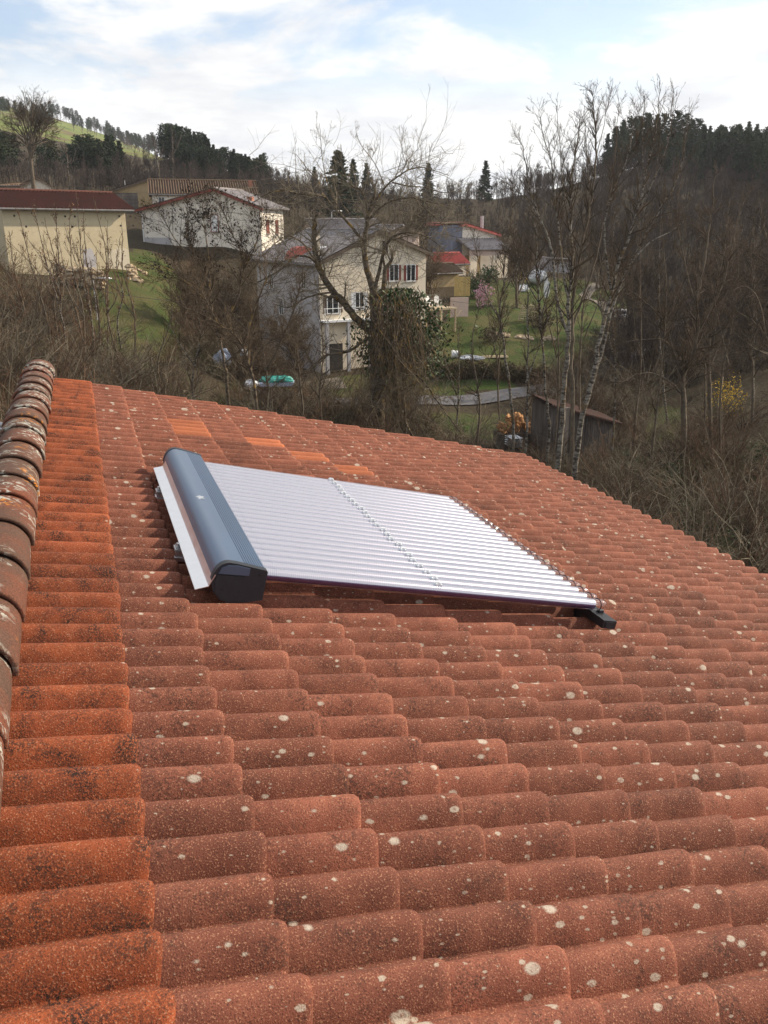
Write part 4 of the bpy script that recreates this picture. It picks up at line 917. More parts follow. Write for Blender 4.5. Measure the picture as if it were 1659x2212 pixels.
# the broken lichen covered tree in the middle
DT = 40.0
PW = dict(n=[19, 6, 5], lf=[0.34, 0.5, 0.55], L=6.5, Lref=5.0, ang=(30, 75), up=0.16, start=0.25, wig=0.20, rmin=0.0065, rmax=[0.05, 0.018, 0.009])
px_ = DT / FD
limbs = [
 (down(zz2([(815,1720),(812,1500),(812,1300),(806,1120),(800,1030)], DT)), 0.409, 0.285, 0.6),
 (zz2([(806,1270),(700,1190),(620,1090),(560,1030),(500,940),(465,860),(445,760),(440,640),(450,560)], DT, -1.0), 0.198, 0.103),
 (zz2([(465,860),(400,805),(320,812),(250,880),(130,950),(0,1010),(-90,1070)], DT, -2.5), 0.066, 0.016),
 (zz2([(500,940),(440,830),(360,720),(270,690),(180,760),(90,850)], DT, 1.5), 0.053, 0.012),
 (zz2([(800,1050),(770,940),(745,850),(735,740),(755,600),(770,520),(800,440),(790,380)], DT, 0.6), 0.185, 0.055),
 (zz2([(735,720),(640,610),(560,520),(490,450),(370,440),(250,415),(150,445),(60,500)], DT, 2.0), 0.079, 0.016),
 (zz2([(490,450),(470,370),(400,290),(330,200)], DT, 2.0), 0.040, 0.010, 0.2, 0.35),
 (zz2([(600,560),(540,430),(500,300),(480,130),(470,20)], DT, 1.0), 0.033, 0.008, 0.2, 0.35),
 (zz2([(755,600),(830,520),(900,480),(1000,460),(1100,480),(1250,510)], DT, -1.5), 0.066, 0.012),
 (zz2([(770,520),(860,400),(930,340),(1030,285),(1120,290),(1240,330)], DT, 1.5), 0.059, 0.012),
 (zz2([(900,370),(1000,390),(1100,400),(1200,430),(1300,420)], DT, 0.5), 0.040, 0.010),
 (zz2([(760,560),(720,420),(640,400),(560,470)], DT, -1.2), 0.040, 0.010),
 (zz2([(860,400),(800,260),(720,150),(690,80)], DT, 0.5), 0.026, 0.008, 0.2, 0.35),
 (zz2([(1000,290),(960,180),(970,30)], DT, 0.5), 0.020, 0.006, 0.2, 0.35),
 (zz2([(1040,470),(1180,600),(1240,680),(1330,700)], DT, -1.0), 0.033, 0.008),
 (zz2([(795,1000),(825,900),(848,790),(880,720),(930,680),(1000,668),(1100,690),(1200,760)], DT, -1.0), 0.106, 0.016),
 (zz2([(850,1040),(855,930),(860,880),(885,850),(905,812)], DT, -0.3), 0.112, 0.071, 0.8),
 (zz2([(860,890),(850,830),(843,795)], DT, -0.1), 0.059, 0.040, 0.9),
 (zz2([(700,1190),(600,1040),(480,1030),(380,1060),(300,1110),(200,1090)], DT, -2.0), 0.066, 0.016),
 (zz2([(760,1290),(640,1370),(500,1400),(420,1480),(350,1560)], DT, -2.5), 0.086, 0.024),
 (zz2([(930,1370),(1000,1480),(1080,1540),(1180,1680),(1260,1790),(1340,1890)], DT, -4.0), 0.059, 0.024),
 (zz2([(930,1390),(880,1540),(830,1650),(750,1780)], DT, -4.0), 0.053, 0.024),
 (zz2([(960,1400),(900,1480),(850,1560),(960,1600),(1060,1540)], DT, -3.0), 0.033, 0.016),
]
rt = np.random.RandomState(11)
broken = tree('broken_tree', 'large broken bare tree with lichen yellow limbs in front of the cream house', limbs[0][0][0], limbs, PW, 5, 'willow', 'twig_grey')
# torn hanging twigs
hv = TB()
for k in range(420):
    x0 = rt.normal(930, 95); y0 = rt.uniform(980, 1450); p = np.array(at(518.4 + x0 * .3646, 259.2 + y0 * .3646, DT - 0.8 + rt.normal() * 0.9)); l = rt.uniform(1.6, 5.2)
    sx = rt.normal() * 0.22; sy = rt.normal() * 0.18; pl = [p]
    for j in range(5): sx += rt.normal() * 0.06; sy += rt.normal() * 0.06; pl.append(pl[-1] + np.array([sx * l / 5 * 1.6, sy * l / 5 * 1.6, -l / 5]))
    hv.add(pl, rt.uniform(0.008, 0.02), 0.005, 3)
    if rt.rand() < 0.4: grow(hv, rt, pl, 0.01, 0.005, 1.6, 0, dict(n=[4], lf=[0.5], ang=(20, 60), up=-0.12, start=0.2, wig=0.15, rmin=0.005, rmax=[0.008]))
o = bpy.data.objects.new('hanging_twigs', hv.mesh('hanging_twigs', M['willow'], limbs[0][0][0])); link(o, WM[broken.name], broken)
# fine crossing twigs that veil the house behind
sv = TB()
for k in range(520):
    x0 = rt.uniform(40, 1230); y0 = rt.normal(820, 260) if x0 < 760 else rt.normal(640, 170); p = np.array(at(518.4 + x0 * .3646, 259.2 + y0 * .3646, DT + rt.normal() * 1.6)); l = rt.uniform(1.0, 3.2); dr = np.array([rt.normal(), rt.normal() * .5, rt.normal() * .5 + .25]); pl = [p]
    for j in range(4): dr = dr / np.linalg.norm(dr); pl.append(pl[-1] + dr * l / 4); dr = dr + rt.normal(size=3) * .25 + np.array([0, 0, .08])
    sv.add(pl, rt.uniform(0.008, 0.016), 0.004, 3)
    grow(sv, rt, pl, 0.008, 0.004, l * 1.1, 0, dict(n=[6], lf=[0.45], ang=(25, 60), up=.06, start=.15, wig=.18, rmin=.0045, rmax=[.007]))
o = bpy.data.objects.new('side_twigs', sv.mesh('side_twigs', M['twig_grey'], limbs[0][0][0])); link(o, WM[broken.name], broken)
# ivy on its trunk and beside it
pts = []
for k in range(5200):
    f = rt.rand(); yy = 1000 + f * 520; xx = 905 + 55 * math.sin(f * 4 + 0.5) + rt.normal() * (45 + 75 * math.sin(math.pi * min(1, f * 1.1)))
    p = at(518.4 + xx * .3646, 259.2 + yy * .3646, DT + 1.2 + rt.normal() * 0.8); pts.append((p.x, p.y, p.z))
pts += [tuple(np.array(at(518.4 + (1060 + rt.normal() * 70) * .3646, 259.2 + rt.uniform(1230, 1520) * .3646, DT + 2 + rt.normal() * .7))) for _ in range(2600)]
b0 = limbs[0][0][0] + Vector((1.2, 0.8, 0)); iv = empty('ivy_plant', Matrix.Translation(b0), 'dark green ivy smothering the right side of the broken tree', 'ivy')
o = bpy.data.objects.new('foliage', leafmesh('foliage', np.array(pts) - np.array(b0), 0.11, M['ivy'], rt)); link(o, WM[iv.name], iv)
tb = TB()
for k in range(14): q = at(518.4 + (880 + rt.normal() * 60) * .3646, 259.2 + 1500 * .3646, DT + 1.2); tb.add([(b0.x + rt.normal() * .3, b0.y, gz_(b0.x, b0.y)), (q.x, q.y, q.z), (q.x + rt.normal() * .3, q.y, q.z + 2.5), (q.x + rt.normal() * .5, q.y, q.z + 4.6)], 0.05, 0.01, 4)
o = bpy.data.objects.new('stem', tb.mesh('stem', M['bark'], b0)); link(o, WM[iv.name], iv)

# pale stems on the right
PB = dict(n=[24, 6, 4], lf=[0.27, 0.5, 0.55], L=6.0, Lref=5.0, ang=(22, 52), up=0.13, start=0.30, wig=0.16, rmin=0.0045, rmax=[0.026, 0.010, 0.006], tp=0.7)
DB = 30.0
tree('birch_tree', 'pale blotched birch forking into tall upright stems, left stem of the right clump', zz3([(430,2100)], DB)[0], [
 (down(zz3([(430,2100),(455,1800),(472,1600),(480,1480),(474,1300),(500,1150),(490,900),(490,650),(512,480),(540,300),(560,210)], DB)), 0.120, 0.009),
 (zz3([(470,1500),(420,1340),(392,1150),(370,980),(330,870),(285,750),(235,610),(205,400),(165,330)], DB, 1.0), 0.066, 0.007),
 (zz3([(480,1350),(440,1100),(420,900),(395,700),(380,520),(330,330),(300,170)], DB, -1.2), 0.045, 0.006),
 (zz3([(330,870),(250,730),(150,640),(80,590)], DB, 1.0), 0.024, 0.006),
 (zz3([(490,900),(440,640),(430,420),(405,150)], DB, -1.0), 0.024, 0.006)], PB, 21, 'birch', 'twig')
tree('birch_tree', 'dark straight trunk just right of the forked pale birch', zz3([(500,2100)], DB + 1.5)[0], [
 (down(zz3([(500,2100),(493,1700),(497,1480),(512,1250),(555,960),(615,700),(640,450),(632,250),(620,130),(605,40)], DB + 1.5)), 0.102, 0.007),
 (zz3([(497,1480),(560,1300),(640,1050),(690,820),(740,560),(760,330),(780,140)], DB + 1.5, 1.0), 0.054, 0.006),
 (zz3([(555,960),(600,760),(590,480),(570,210)], DB + 1.5, -1.0), 0.030, 0.006),
 (zz3([(640,450),(690,260),(695,140)], DB + 1.5, 0.4), 0.018, 0.006)], PB, 22, 'bark', 'twig_dark')
tree('birch_tree', 'leaning white barked birch at the edge of the roof, right stem of the clump', zz3([(530,2150)], DB - 1.0)[0], [
 (down(zz3([(530,2150),(590,1880),(640,1650),(690,1420),(735,1260),(770,1100),(830,950),(880,780),(930,600),(962,450),(1000,250),(1020,50)], DB - 1.0)), 0.114, 0.007),
 (zz3([(600,1860),(670,1620),(725,1390),(790,1200),(850,1080),(950,880),(1060,700),(1130,560),(1170,350),(1190,150)], DB - 1.0, 1.2), 0.072, 0.007),
 (zz3([(735,1260),(700,1050),(690,850),(740,650),(820,480),(860,300),(880,200)], DB - 1.0, -1.0), 0.042, 0.006),
 (zz3([(880,780),(960,640),(1050,420),(1090,250),(1100,70)], DB - 1.0, -1.2), 0.030, 0.006),
 (zz3([(850,1080),(960,960),(1080,900),(1180,820)], DB - 1.0, 1.2), 0.030, 0.006),
 (zz3([(930,600),(915,400),(930,80)], DB - 1.0, 0.6), 0.021, 0.006)], PB, 23, 'birch', 'twig')
tree('birch_tree', 'slender knobbly birch standing before the lawn, leftmost of the right clump', zz3([(150,2100)], 35)[0], [
 (down(zz3([(150,2100),(130,1850),(105,1650),(80,1450),(70,1380),(88,1260),(100,1100),(125,900),(150,700),(165,540)], 35)), 0.078, 0.007),
 (zz3([(80,1440),(20,1330),(-20,1230),(-60,1050),(-90,900)], 35, 0.8), 0.036, 0.006), (zz3([(90,1270),(150,1150),(200,1000),(215,820)], 35, -0.8), 0.030, 0.006)], PB, 24, 'birch', 'twig_dark')
tree('birch_tree', 'thin grey trunk with a high fork between the slender birch and the pale clump', zz3([(360,2100)], 33.5)[0], [
 (down(zz3([(360,2100),(345,1850),(325,1600),(305,1330),(285,1150),(290,950),(270,760),(280,560)], 33.5)), 0.078, 0.007),
 (zz3([(310,1340),(230,1190),(180,1060),(150,930)], 33.5, 0.8), 0.036, 0.006), (zz3([(318,1400),(375,1180),(420,1000),(440,800)], 33.5, -0.8), 0.036, 0.006)], PB, 25, 'birch', 'twig_dark')
PD = dict(n=[22, 7, 5], lf=[0.34, 0.5, 0.55], L=6.0, Lref=5.0, ang=(30, 65), up=0.10, start=0.2, wig=0.22, rmin=0.006, rmax=[0.045, 0.016, 0.009])
tree('oak_tree', 'dark spreading bare tree with crooked low branches at right', zz3([(1160,2150)], 35)[0], [
 (down(zz3([(1160,2150),(1158,1900),(1155,1750),(1205,1650),(1240,1500),(1230,1320),(1262,1180),(1300,950),(1322,800),(1340,620),(1360,530)], 35)), 0.156, 0.011),
 (zz3([(1155,1760),(1105,1630),(1060,1480),(1000,1380),(900,1290),(830,1240)], 35, -1.5), 0.084, 0.009),
 (zz3([(1140,1850),(1080,1790),(1000,1745),(900,1740),(800,1785),(740,1780)], 35, -2.5), 0.060, 0.009),
 (zz3([(1240,1500),(1330,1330),(1400,1180),(1440,1000),(1500,760),(1560,650)], 35, 1.5), 0.072, 0.009),
 (zz3([(1230,1330),(1180,1150),(1140,960),(1120,780),(1150,560)], 35, 1.0), 0.048, 0.007),
 (zz3([(1205,1660),(1330,1480),(1480,1400),(1600,1330)], 35, -1.0), 0.054, 0.009),
 (zz3([(1100,1620),(1040,1540),(900,1540),(780,1560),(700,1600)], 35, -2), 0.036, 0.007)], PD, 31, 'bark', 'twig_dark')
tree('oak_tree', 'dark straight bare tree with twiggy top right of the spreading one', zz3([(1320,2200)], 38)[0], [
 (down(zz3([(1320,2200),(1312,1880),(1310,1650),(1320,1450),(1350,1250),(1400,1000),(1420,800),(1460,640)], 38)), 0.114, 0.009),
 (zz3([(1315,1700),(1400,1500),(1500,1330),(1600,1200),(1700,1050)], 38, 1), 0.054, 0.007),
 (zz3([(1320,1480),(1270,1300),(1250,1100),(1270,900)], 38, 1), 0.036, 0.007)], PD, 32, 'bark', 'twig_dark')
tree('oak_tree', 'dark bare tree leaning in over the right edge of the picture', zz3([(1780,2150)], 30)[0], [
 (down(zz3([(1780,2150),(1740,1800),(1650,1530),(1560,1420),(1470,1370)], 30)), 0.120, 0.009),
 (zz3([(1740,1800),(1760,1500),(1720,1200),(1640,900),(1600,650)], 30, 1), 0.072, 0.007),
 (zz3([(1650,1530),(1600,1300),(1520,1220),(1450,1250)], 30, -1), 0.042, 0.006),
 (zz3([(1750,1600),(1640,1620),(1540,1560),(1440,1480)], 30, -1), 0.042, 0.006)], PD, 33, 'bark', 'twig_dark')
tree('oak_tree', 'tall thin bare tree against the wooded slope, last one before the right edge', zz3([(1560,2150)], 41)[0], [
 (down(zz3([(1560,2150),(1570,1850),(1560,1550),(1580,1300),(1560,1000),(1600,700)], 41)), 0.084, 0.007)], PD, 34, 'bark', 'twig_dark')

# alder with dark cones on the left
DA = 33.0
PA = dict(n=[30, 7, 5], lf=[0.34, 0.5, 0.5], L=5.0, Lref=4.0, ang=(28, 62), up=0.12, start=0.25, wig=0.2, rmin=0.005, rmax=[0.03, 0.012, 0.007])
tree('alder_tree', 'bare alder with yellow lichen stems and dark cone clusters before the white house', zz1([(1350,1960)], DA)[0], [
 (down(zz1([(1350,1960),(1330,1800),(1290,1600),(1250,1450),(1242,1340),(1180,1200),(1112,1080),(1105,950),(1120,800)], DA)), 0.078, 0.009),
 (zz1([(1242,1340),(1235,1150),(1212,1000),(1200,860),(1180,800)], DA, 1), 0.036, 0.006),
 (zz1([(1290,1600),(1400,1430),(1425,1280),(1432,1150),(1370,1020),(1310,860),(1290,790)], DA, -1), 0.054, 0.006),
 (zz1([(1425,1280),(1500,1130),(1540,1010),(1560,950)], DA, -1.5), 0.030, 0.006),
 (zz1([(1330,1800),(1460,1700),(1480,1850)], DA, -1.2), 0.030, 0.014),
 (zz1([(1180,1200),(1050,1080),(980,960),(930,880)], DA, 1), 0.030, 0.006),
 (zz1([(1250,1450),(1120,1330),(1000,1240),(880,1190)], DA, -1.5), 0.030, 0.007)], PA, 41, 'willow', 'twig', tipleaf=(0.07, 0.055, 'cone', 'cones', 0.08, 6))
tree('alder_tree', 'leaning grey stems with crooked yellow branches right of the cone bearing alder', zz1([(1510,1960)], DA - 3)[0], [
 (down(zz1([(1510,1960),(1480,1820),(1420,1660),(1290,1560),(1150,1490),(1000,1420)], DA - 3)), 0.066, 0.009),
 (zz1([(1440,1700),(1500,1500),(1580,1300),(1660,1150)], DA - 3, -1), 0.048, 0.007),
 (zz1([(1480,1820),(1560,1700),(1680,1620),(1780,1660)], DA - 3, -1), 0.036, 0.007),
 (zz1([(1290,1560),(1200,1380),(1150,1240)], DA - 3, 1), 0.030, 0.007)], PA, 42, 'willow', 'twig')
tree('alder_tree', 'low crooked bare tree before the grey wall of the cream house', at(585, 880, 37), [
 (down([at(585, 880, 37), at(575, 800, 37), at(560, 720, 37), at(548, 640, 37.5), at(540, 560, 38)]), 0.066, 0.009),
 ([at(575, 800, 37), at(615, 720, 36.5), at(640, 650, 36), at(655, 580, 36)], 0.07, 0.010),
 ([at(565, 740, 37), at(510, 690, 37), at(470, 640, 37.5)], 0.06, 0.010)], PA, 43, 'bark', 'twig')

# row of saplings in front of the barn
PS = dict(n=[18, 6], lf=[0.26, 0.5], L=4.2, Lref=5.0, ang=(18, 45), up=0.25, start=0.2, wig=0.14, rmin=0.006, rmax=[0.02, 0.009])
rr = random.Random(5)
SAPL = ['thin sapling before the left part of the barn wall, third from the left edge', 'pale barked sapling before the barn wall reaching its eave near the left edge', 'thin sapling before the barn wall just left of its centre', 'tall sapling with withered leaves before the middle of the barn wall', 'pale barked sapling before the barn with the highest tip', 'sapling before the barn left of the grey cement patch', 'sapling leaning left across the right half of the barn wall', 'pale barked sapling beside the street lamp before the barn', 'rightmost sapling, before the right corner of the barn', 'leftmost sapling, at the edge of the picture before the barn', 'short sapling on the grass slope beyond the others, right of the barn', 'straight sapling before the barn wall left of the cement patch, with pale bark']
for k, (xb, yb, xt, yt, dl) in enumerate([(108,728,38,455,44),(150,790,75,440,42),(185,760,95,470,46),(180,800,150,450,41),(205,800,165,430,43),(215,770,180,455,47),(262,800,205,435,45),(235,760,232,480,48),(290,790,262,480,46),(60,740,20,500,45),(255,690,258,520,52),(130,760,118,450,45)]):
    f = rr.uniform(-12, 12)
    pts = [at(xb, yb, dl), at((xb * 2 + xt) / 3 + f, (yb * 2 + yt) / 3, dl), at((xb + 2 * xt) / 3 - f * 0.5, (yb + 2 * yt) / 3, dl + 0.4), at(xt, yt, dl + 0.5)]
    tree('sapling', SAPL[k], pts[0], [(down(pts), 0.075, 0.01), ([pts[1], at(xb - 20 - f, (yb + yt) / 2, dl), at(xt - 25, yt + 60, dl)], 0.04, 0.008)], PS, 60 + k, 'birch' if k % 3 == 1 else 'bark', 'twig_red', 'saplings in front of the barn', (0.26, 0.045, 'deadleaf', 'withered_leaves', 0.05, 2))

# big bare tree on the left skyline
D0 = 135.0
bx = at(66, 352, D0); bx.z = gz_(bx.x, bx.y)
PL = dict(n=[15, 7, 5], lf=[0.46, 0.5, 0.5], L=7.0, Lref=8.0, ang=(22, 58), up=0.07, start=0.2, wig=0.13, rmin=0.008, rmax=[0.07, 0.025, 0.012])
lb = [([bx, at(66, 340, D0), at(68, 290, D0)], 0.36, 0.20, 0.9)]
for k, (xe, ye) in enumerate([(14, 250), (30, 215), (50, 198), (74, 190), (95, 200), (114, 225), (120, 258), (4, 282), (130, 284), (40, 235), (92, 235), (64, 215), (10, 305), (124, 306), (2, 258), (132, 258), (22, 228), (108, 212)]):
    lb.append(([at(67, 346 - (k % 5) * 11, D0), at(67 + (xe - 67) * 0.34, 312 + (ye - 312) * 0.36, D0 + rr.uniform(-1, 1)), at(67 + (xe - 67) * 0.7, 300 + (ye - 300) * 0.72, D0 + rr.uniform(-3, 3)), at(xe, ye, D0 + rr.uniform(-4, 4))], 0.13, 0.02))
tree('bare_tree', 'large round crowned bare tree on the left skyline', bx, lb, PL, 71, 'bark', 'twig')
# two pale birches standing out before the left wood
PV = dict(n=[14, 5], lf=[0.26, 0.5], L=8.0, Lref=8.0, ang=(20, 50), up=0.12, start=0.25, wig=0.15, rmin=0.02, rmax=[0.06, 0.03])
for k, (x0, y0, x1, y1, lab) in enumerate([(346, 392, 332, 298, 'pale leaning birch before the left wood, the one forking low'), (374, 396, 370, 275, 'taller straight pale birch right of the forking one'), (149, 395, 142, 310, 'thin pale birch in the brown wood right of the large bare tree')]):
    p = at(x0, y0, 150); p.z = gz_(p.x, p.y)
    tree('birch_tree', lab, p, [([p, at((x0 * 2 + x1) / 3, (y0 * 2 + y1) / 3, 150), at(x1 + 3, y1 + 30, 150), at(x1, y1, 150)], 0.20, 0.04), ([at((x0 + x1) / 2, (y0 + y1) / 2, 150), at(x1 + 14, y1 + 40, 150), at(x1 + 22, y1 + 15, 150)], 0.10, 0.03)], PV, 75 + k, 'birch', 'wood_far')
# mid distance bare trees between garden and wood
PM = dict(n=[20, 7, 4], lf=[0.40, 0.5, 0.55], L=6.5, Lref=5.0, ang=(22, 55), up=0.12, start=0.15, wig=0.15, rmin=0.011, rmax=[0.06, 0.025, 0.014])
for k, (x0, h, d, lab) in enumerate([(1120, 8, 88, 'bare young tree behind the white tarp on the upper lawn'), (1395, 9, 80, 'bare tree at the edge of the asphalt by the right slope'), (1560, 10, 72, 'bare tree on the bank far right below the pines'), (1290, 8.5, 108, 'bare tree between the grey shed and the path'), (930, 7, 82, 'bare tree by the corner of the cream house'), (1640, 9, 60, 'bare tree at the right edge above the bushes'), (640, 6, 58, 'low bare tree in front of the grey house wall'), (460, 5, 70, 'low bare tree on the bank under the white house'), (395, 5.5, 64, 'bare bushy tree on the grass slope beside the white house'), (905, 8, 100, 'bare tree behind the terrace')]):
    p = at(x0, 600, d); p.z = gz_(p.x, p.y)
    up = lambda dx, dy, z: Vector((p.x + dx, p.y + dy, p.z + z * h))
    g = lambda s: rr.uniform(-s, s)
    tree('bare_tree', lab, p, [([p, up(g(.3), g(.3), .35), up(g(.8), g(.8), .7), up(g(1), g(1), 1)], 0.022 * h, 0.015)] + [([up(0, 0, 0.15 + .06 * j), up(g(1.2), g(1.2), .5), up(g(2.6), g(2.4), .88)], 0.013 * h, 0.012) for j in range(4)], PM, 90 + k, 'bark', 'twig_dark' if k % 2 else 'twig')

# many thin bare stems in front of the garden and the right slope
PT2 = dict(n=[18, 6, 4], lf=[0.24, 0.5, 0.55], L=5.0, Lref=5.0, ang=(22, 55), up=0.12, start=0.25, wig=0.18, rmin=0.0055, rmax=[0.025, 0.011, 0.007], tp=0.7)
THIN = [(985,700,40,'thin bare stem just right of the ivy covered tree'), (1030,640,38,'thin bare stem in front of the yellow screen'), (1085,560,44,'thin bare stem before the right house wall'), (1140,520,33,'thin dark stem between the slender birch and the grey forked trunk'), (1200,430,37,'thin dark stem left of the pale forked birch'), (1262,380,40,'thin stem standing between the pale and the dark birch trunks'), (1330,400,36,'thin dark stem right of the leaning white birch'), (1372,440,42,'thin bare stem left of the asphalt'), (1415,470,33,'thin stem left of the dark spreading tree'), (1445,420,45,'thin tall stem behind the dark spreading tree'), (1530,440,39,'thin stem right of the dark straight tree'), (1575,480,34,'thin stem before the yellow bush at right'), (1630,430,42,'thin stem near the right edge above the yellow bush'), (700,650,36,'thin stem before the balcony of the cream house'), (640,690,34,'thin stem before the grey wall of the cream house'), (430,640,36,'thin stem left of the cone bearing alder'), (350,600,42,'thin stem on the grass slope left of the alder')]
for k, (x0, top, d, lab) in enumerate(THIN):
    p = at(x0, 900, d); p.z = gz_(p.x, p.y) - .1; q = at(x0 + rr.uniform(-22, 22), top, d + rr.uniform(-1, 1)); m1 = p.lerp(q, .35) + Vector((rr.uniform(-.3, .3), 0, 0)); m2 = p.lerp(q, .7) + Vector((rr.uniform(-.35, .35), 0, 0)); H = q.z - p.z
    f = p.lerp(q, .45); e = f + Vector((rr.choice((-1, 1)) * rr.uniform(.8, 1.6), rr.uniform(-.8, .8), H * .4))
    tree('thin_tree', lab, p, [([p, m1, m2, q], rr.uniform(.055, .085), .008), ([f, f.lerp(e, .5) + Vector((0, 0, -.15)), e], .035, .007)], PT2, 130 + k, 'birch' if k % 3 == 0 else 'bark', 'twig_dark' if k % 2 else 'twig')

# ---- conifers
def spruce_mesh(seed, h=12.0, pine=False):
    rs_ = np.random.RandomState(seed); tr = TB(); tr.add([(0, 0, -0.5), (rs_.normal() * .1, 0, h * .5), (0, 0, h)], 0.16, 0.02, 6)
    C = []; S = []
    z = h * (0.38 if pine else 0.08)
    while z < h:
        f = (z / h); R = (h * 0.20 * (1 - f) ** 0.8 + 0.25) if not pine else h * 0.17 * (0.35 + math.sin(math.pi * min(1, (f - 0.33) / 0.75)) * 0.9) * (1.1 - f * 0.45)
        for k in range(7 if not pine else 5):
            a = rs_.uniform(0, 6.28); r = R * rs_.uniform(0.6, 1.1); dz = -0.18 * r if not pine else 0.2 * r
            tr.add([(0, 0, z), (r * .5 * math.cos(a), r * .5 * math.sin(a), z + dz * .4), (r * math.cos(a), r * math.sin(a), z + dz)], 0.03, 0.01, 3)
            m = int(9 * r / 1.2) + 4
            t = rs_.uniform(0.25, 1.05, m); pp = np.stack([r * t * math.cos(a), r * t * math.sin(a), z + dz * t], 1) + rs_.normal(size=(m, 3)) * (0.13 if not pine else 0.24) * (0.6 + .4 * (1 - f)); C.append(pp); S.append(np.full(m, 0.30 if not pine else 0.26))
        z += 0.36 if not pine else 0.42
    return tr.mesh('trunk', M['bark']), leafmesh('crown', np.concatenate(C), np.concatenate(S), M['needle'], rs_)
SP = [spruce_mesh(s, 12.0) for s in (1, 2)]; PI = [spruce_mesh(s, 12.0, True) for s in (3, 4, 5)]
def conifer(name, label, px, d, top, group, srcs, wid=1.0):
    p = at(px, 400, d); z = gz_(p.x, p.y); h = max(3.0, at(px, top, d).z - z)
    tr, cw = rr.choice(srcs); root = empty(name, Matrix.Translation((p.x, p.y, z)), label, 'tree', group)
    Mx = T((p.x, p.y, z), rr.uniform(0, 6)) @ Matrix.Diagonal((h / 12 * wid, h / 12 * wid, h / 12, 1))
    for me, n in ((tr, 'trunk'), (cw, 'crown')): link(bpy.data.objects.new(n, me), Mx, root)
for px, d, top in [(1338,240,262),(1352,236,252),(1366,243,250),(1380,238,247),(1394,244,249),(1408,240,246),(1421,237,244),(1436,245,247),(1449,240,243),(1463,236,246),(1477,243,252),(1490,238,258),(1503,234,264),(1515,240,272),(1528,230,285),(1541,228,284),(1556,226,292),(1572,222,300),(1590,218,300),(1608,215,296),(1625,212,304),(1643,208,305),(1310,250,290),(1325,246,278),(1655,205,298),(1548,210,310),(1600,200,318),(1640,196,322),(1570,204,320),(1350,228,285),(1420,226,280),(1480,224,290)]:
    conifer('pine_tree', 'dark pine on the crest of the right hill', px + rr.uniform(-6, 6), d, top + rr.uniform(-7, 12), 'pines along the crest of the right hill', PI + SP, rr.uniform(0.95, 1.35))
for px, d, top in [(362,228,268),(378,222,275),(388,224,270),(411,222,278),(432,221,290),(456,224,300),(474,222,322),(486,230,318),(512,226,332),(528,229,338),(545,231,345),(562,234,350),(580,236,356),(372,231,266),(383,226,268),(394,230,272),(405,227,274),(416,229,279),(427,225,284),(440,228,285),(449,224,290),(466,226,312),(480,228,322),(492,226,318),(505,229,326),(520,231,332),(536,233,338),(552,235,346),(398,220,285),(420,218,296)]:
    conifer('spruce_tree', 'dark conifer in the dense stand on the left hill', px, d, top, 'conifers of the stand on the left hill', PI + SP, rr.uniform(1.0, 1.4))
for px, d, top, lab in [(240,190,292,'tall dark spruce in front of the sunny meadow, left of a pair'),(250,192,290,'tall dark spruce in front of the sunny meadow, right of a pair'),(266,194,304,'short dark spruce right of the pair before the meadow'),(730,150,326,'large dark spruce rising behind the broken tree'),(764,200,344,'narrow spruce on the skyline right of the large one'),(1048,230,347,'single dark spruce on the skyline of the valley'),(925,235,352,'dark conifer on the skyline behind the right limbs of the broken tree'),(680,235,360,'small dark conifer on the skyline left of the large spruce'),(792,215,352,'slim pale conifer on the skyline behind the broken tree')]:
    conifer('spruce_tree', lab, px, d, top, None, SP, 1.75 if d == 150 else 1.2)
for px, d, top in [(8,178,280),(22,182,286),(38,186,290),(108,190,300),(122,192,305),(178,186,292),(190,188,296),(203,186,290),(215,190,300),(228,186,305),(95,180,318),(160,185,312)]:
    conifer('pine_tree', 'green pine at the top of the left wood', px, d, top, 'pines in the left wood', PI, 1.3)

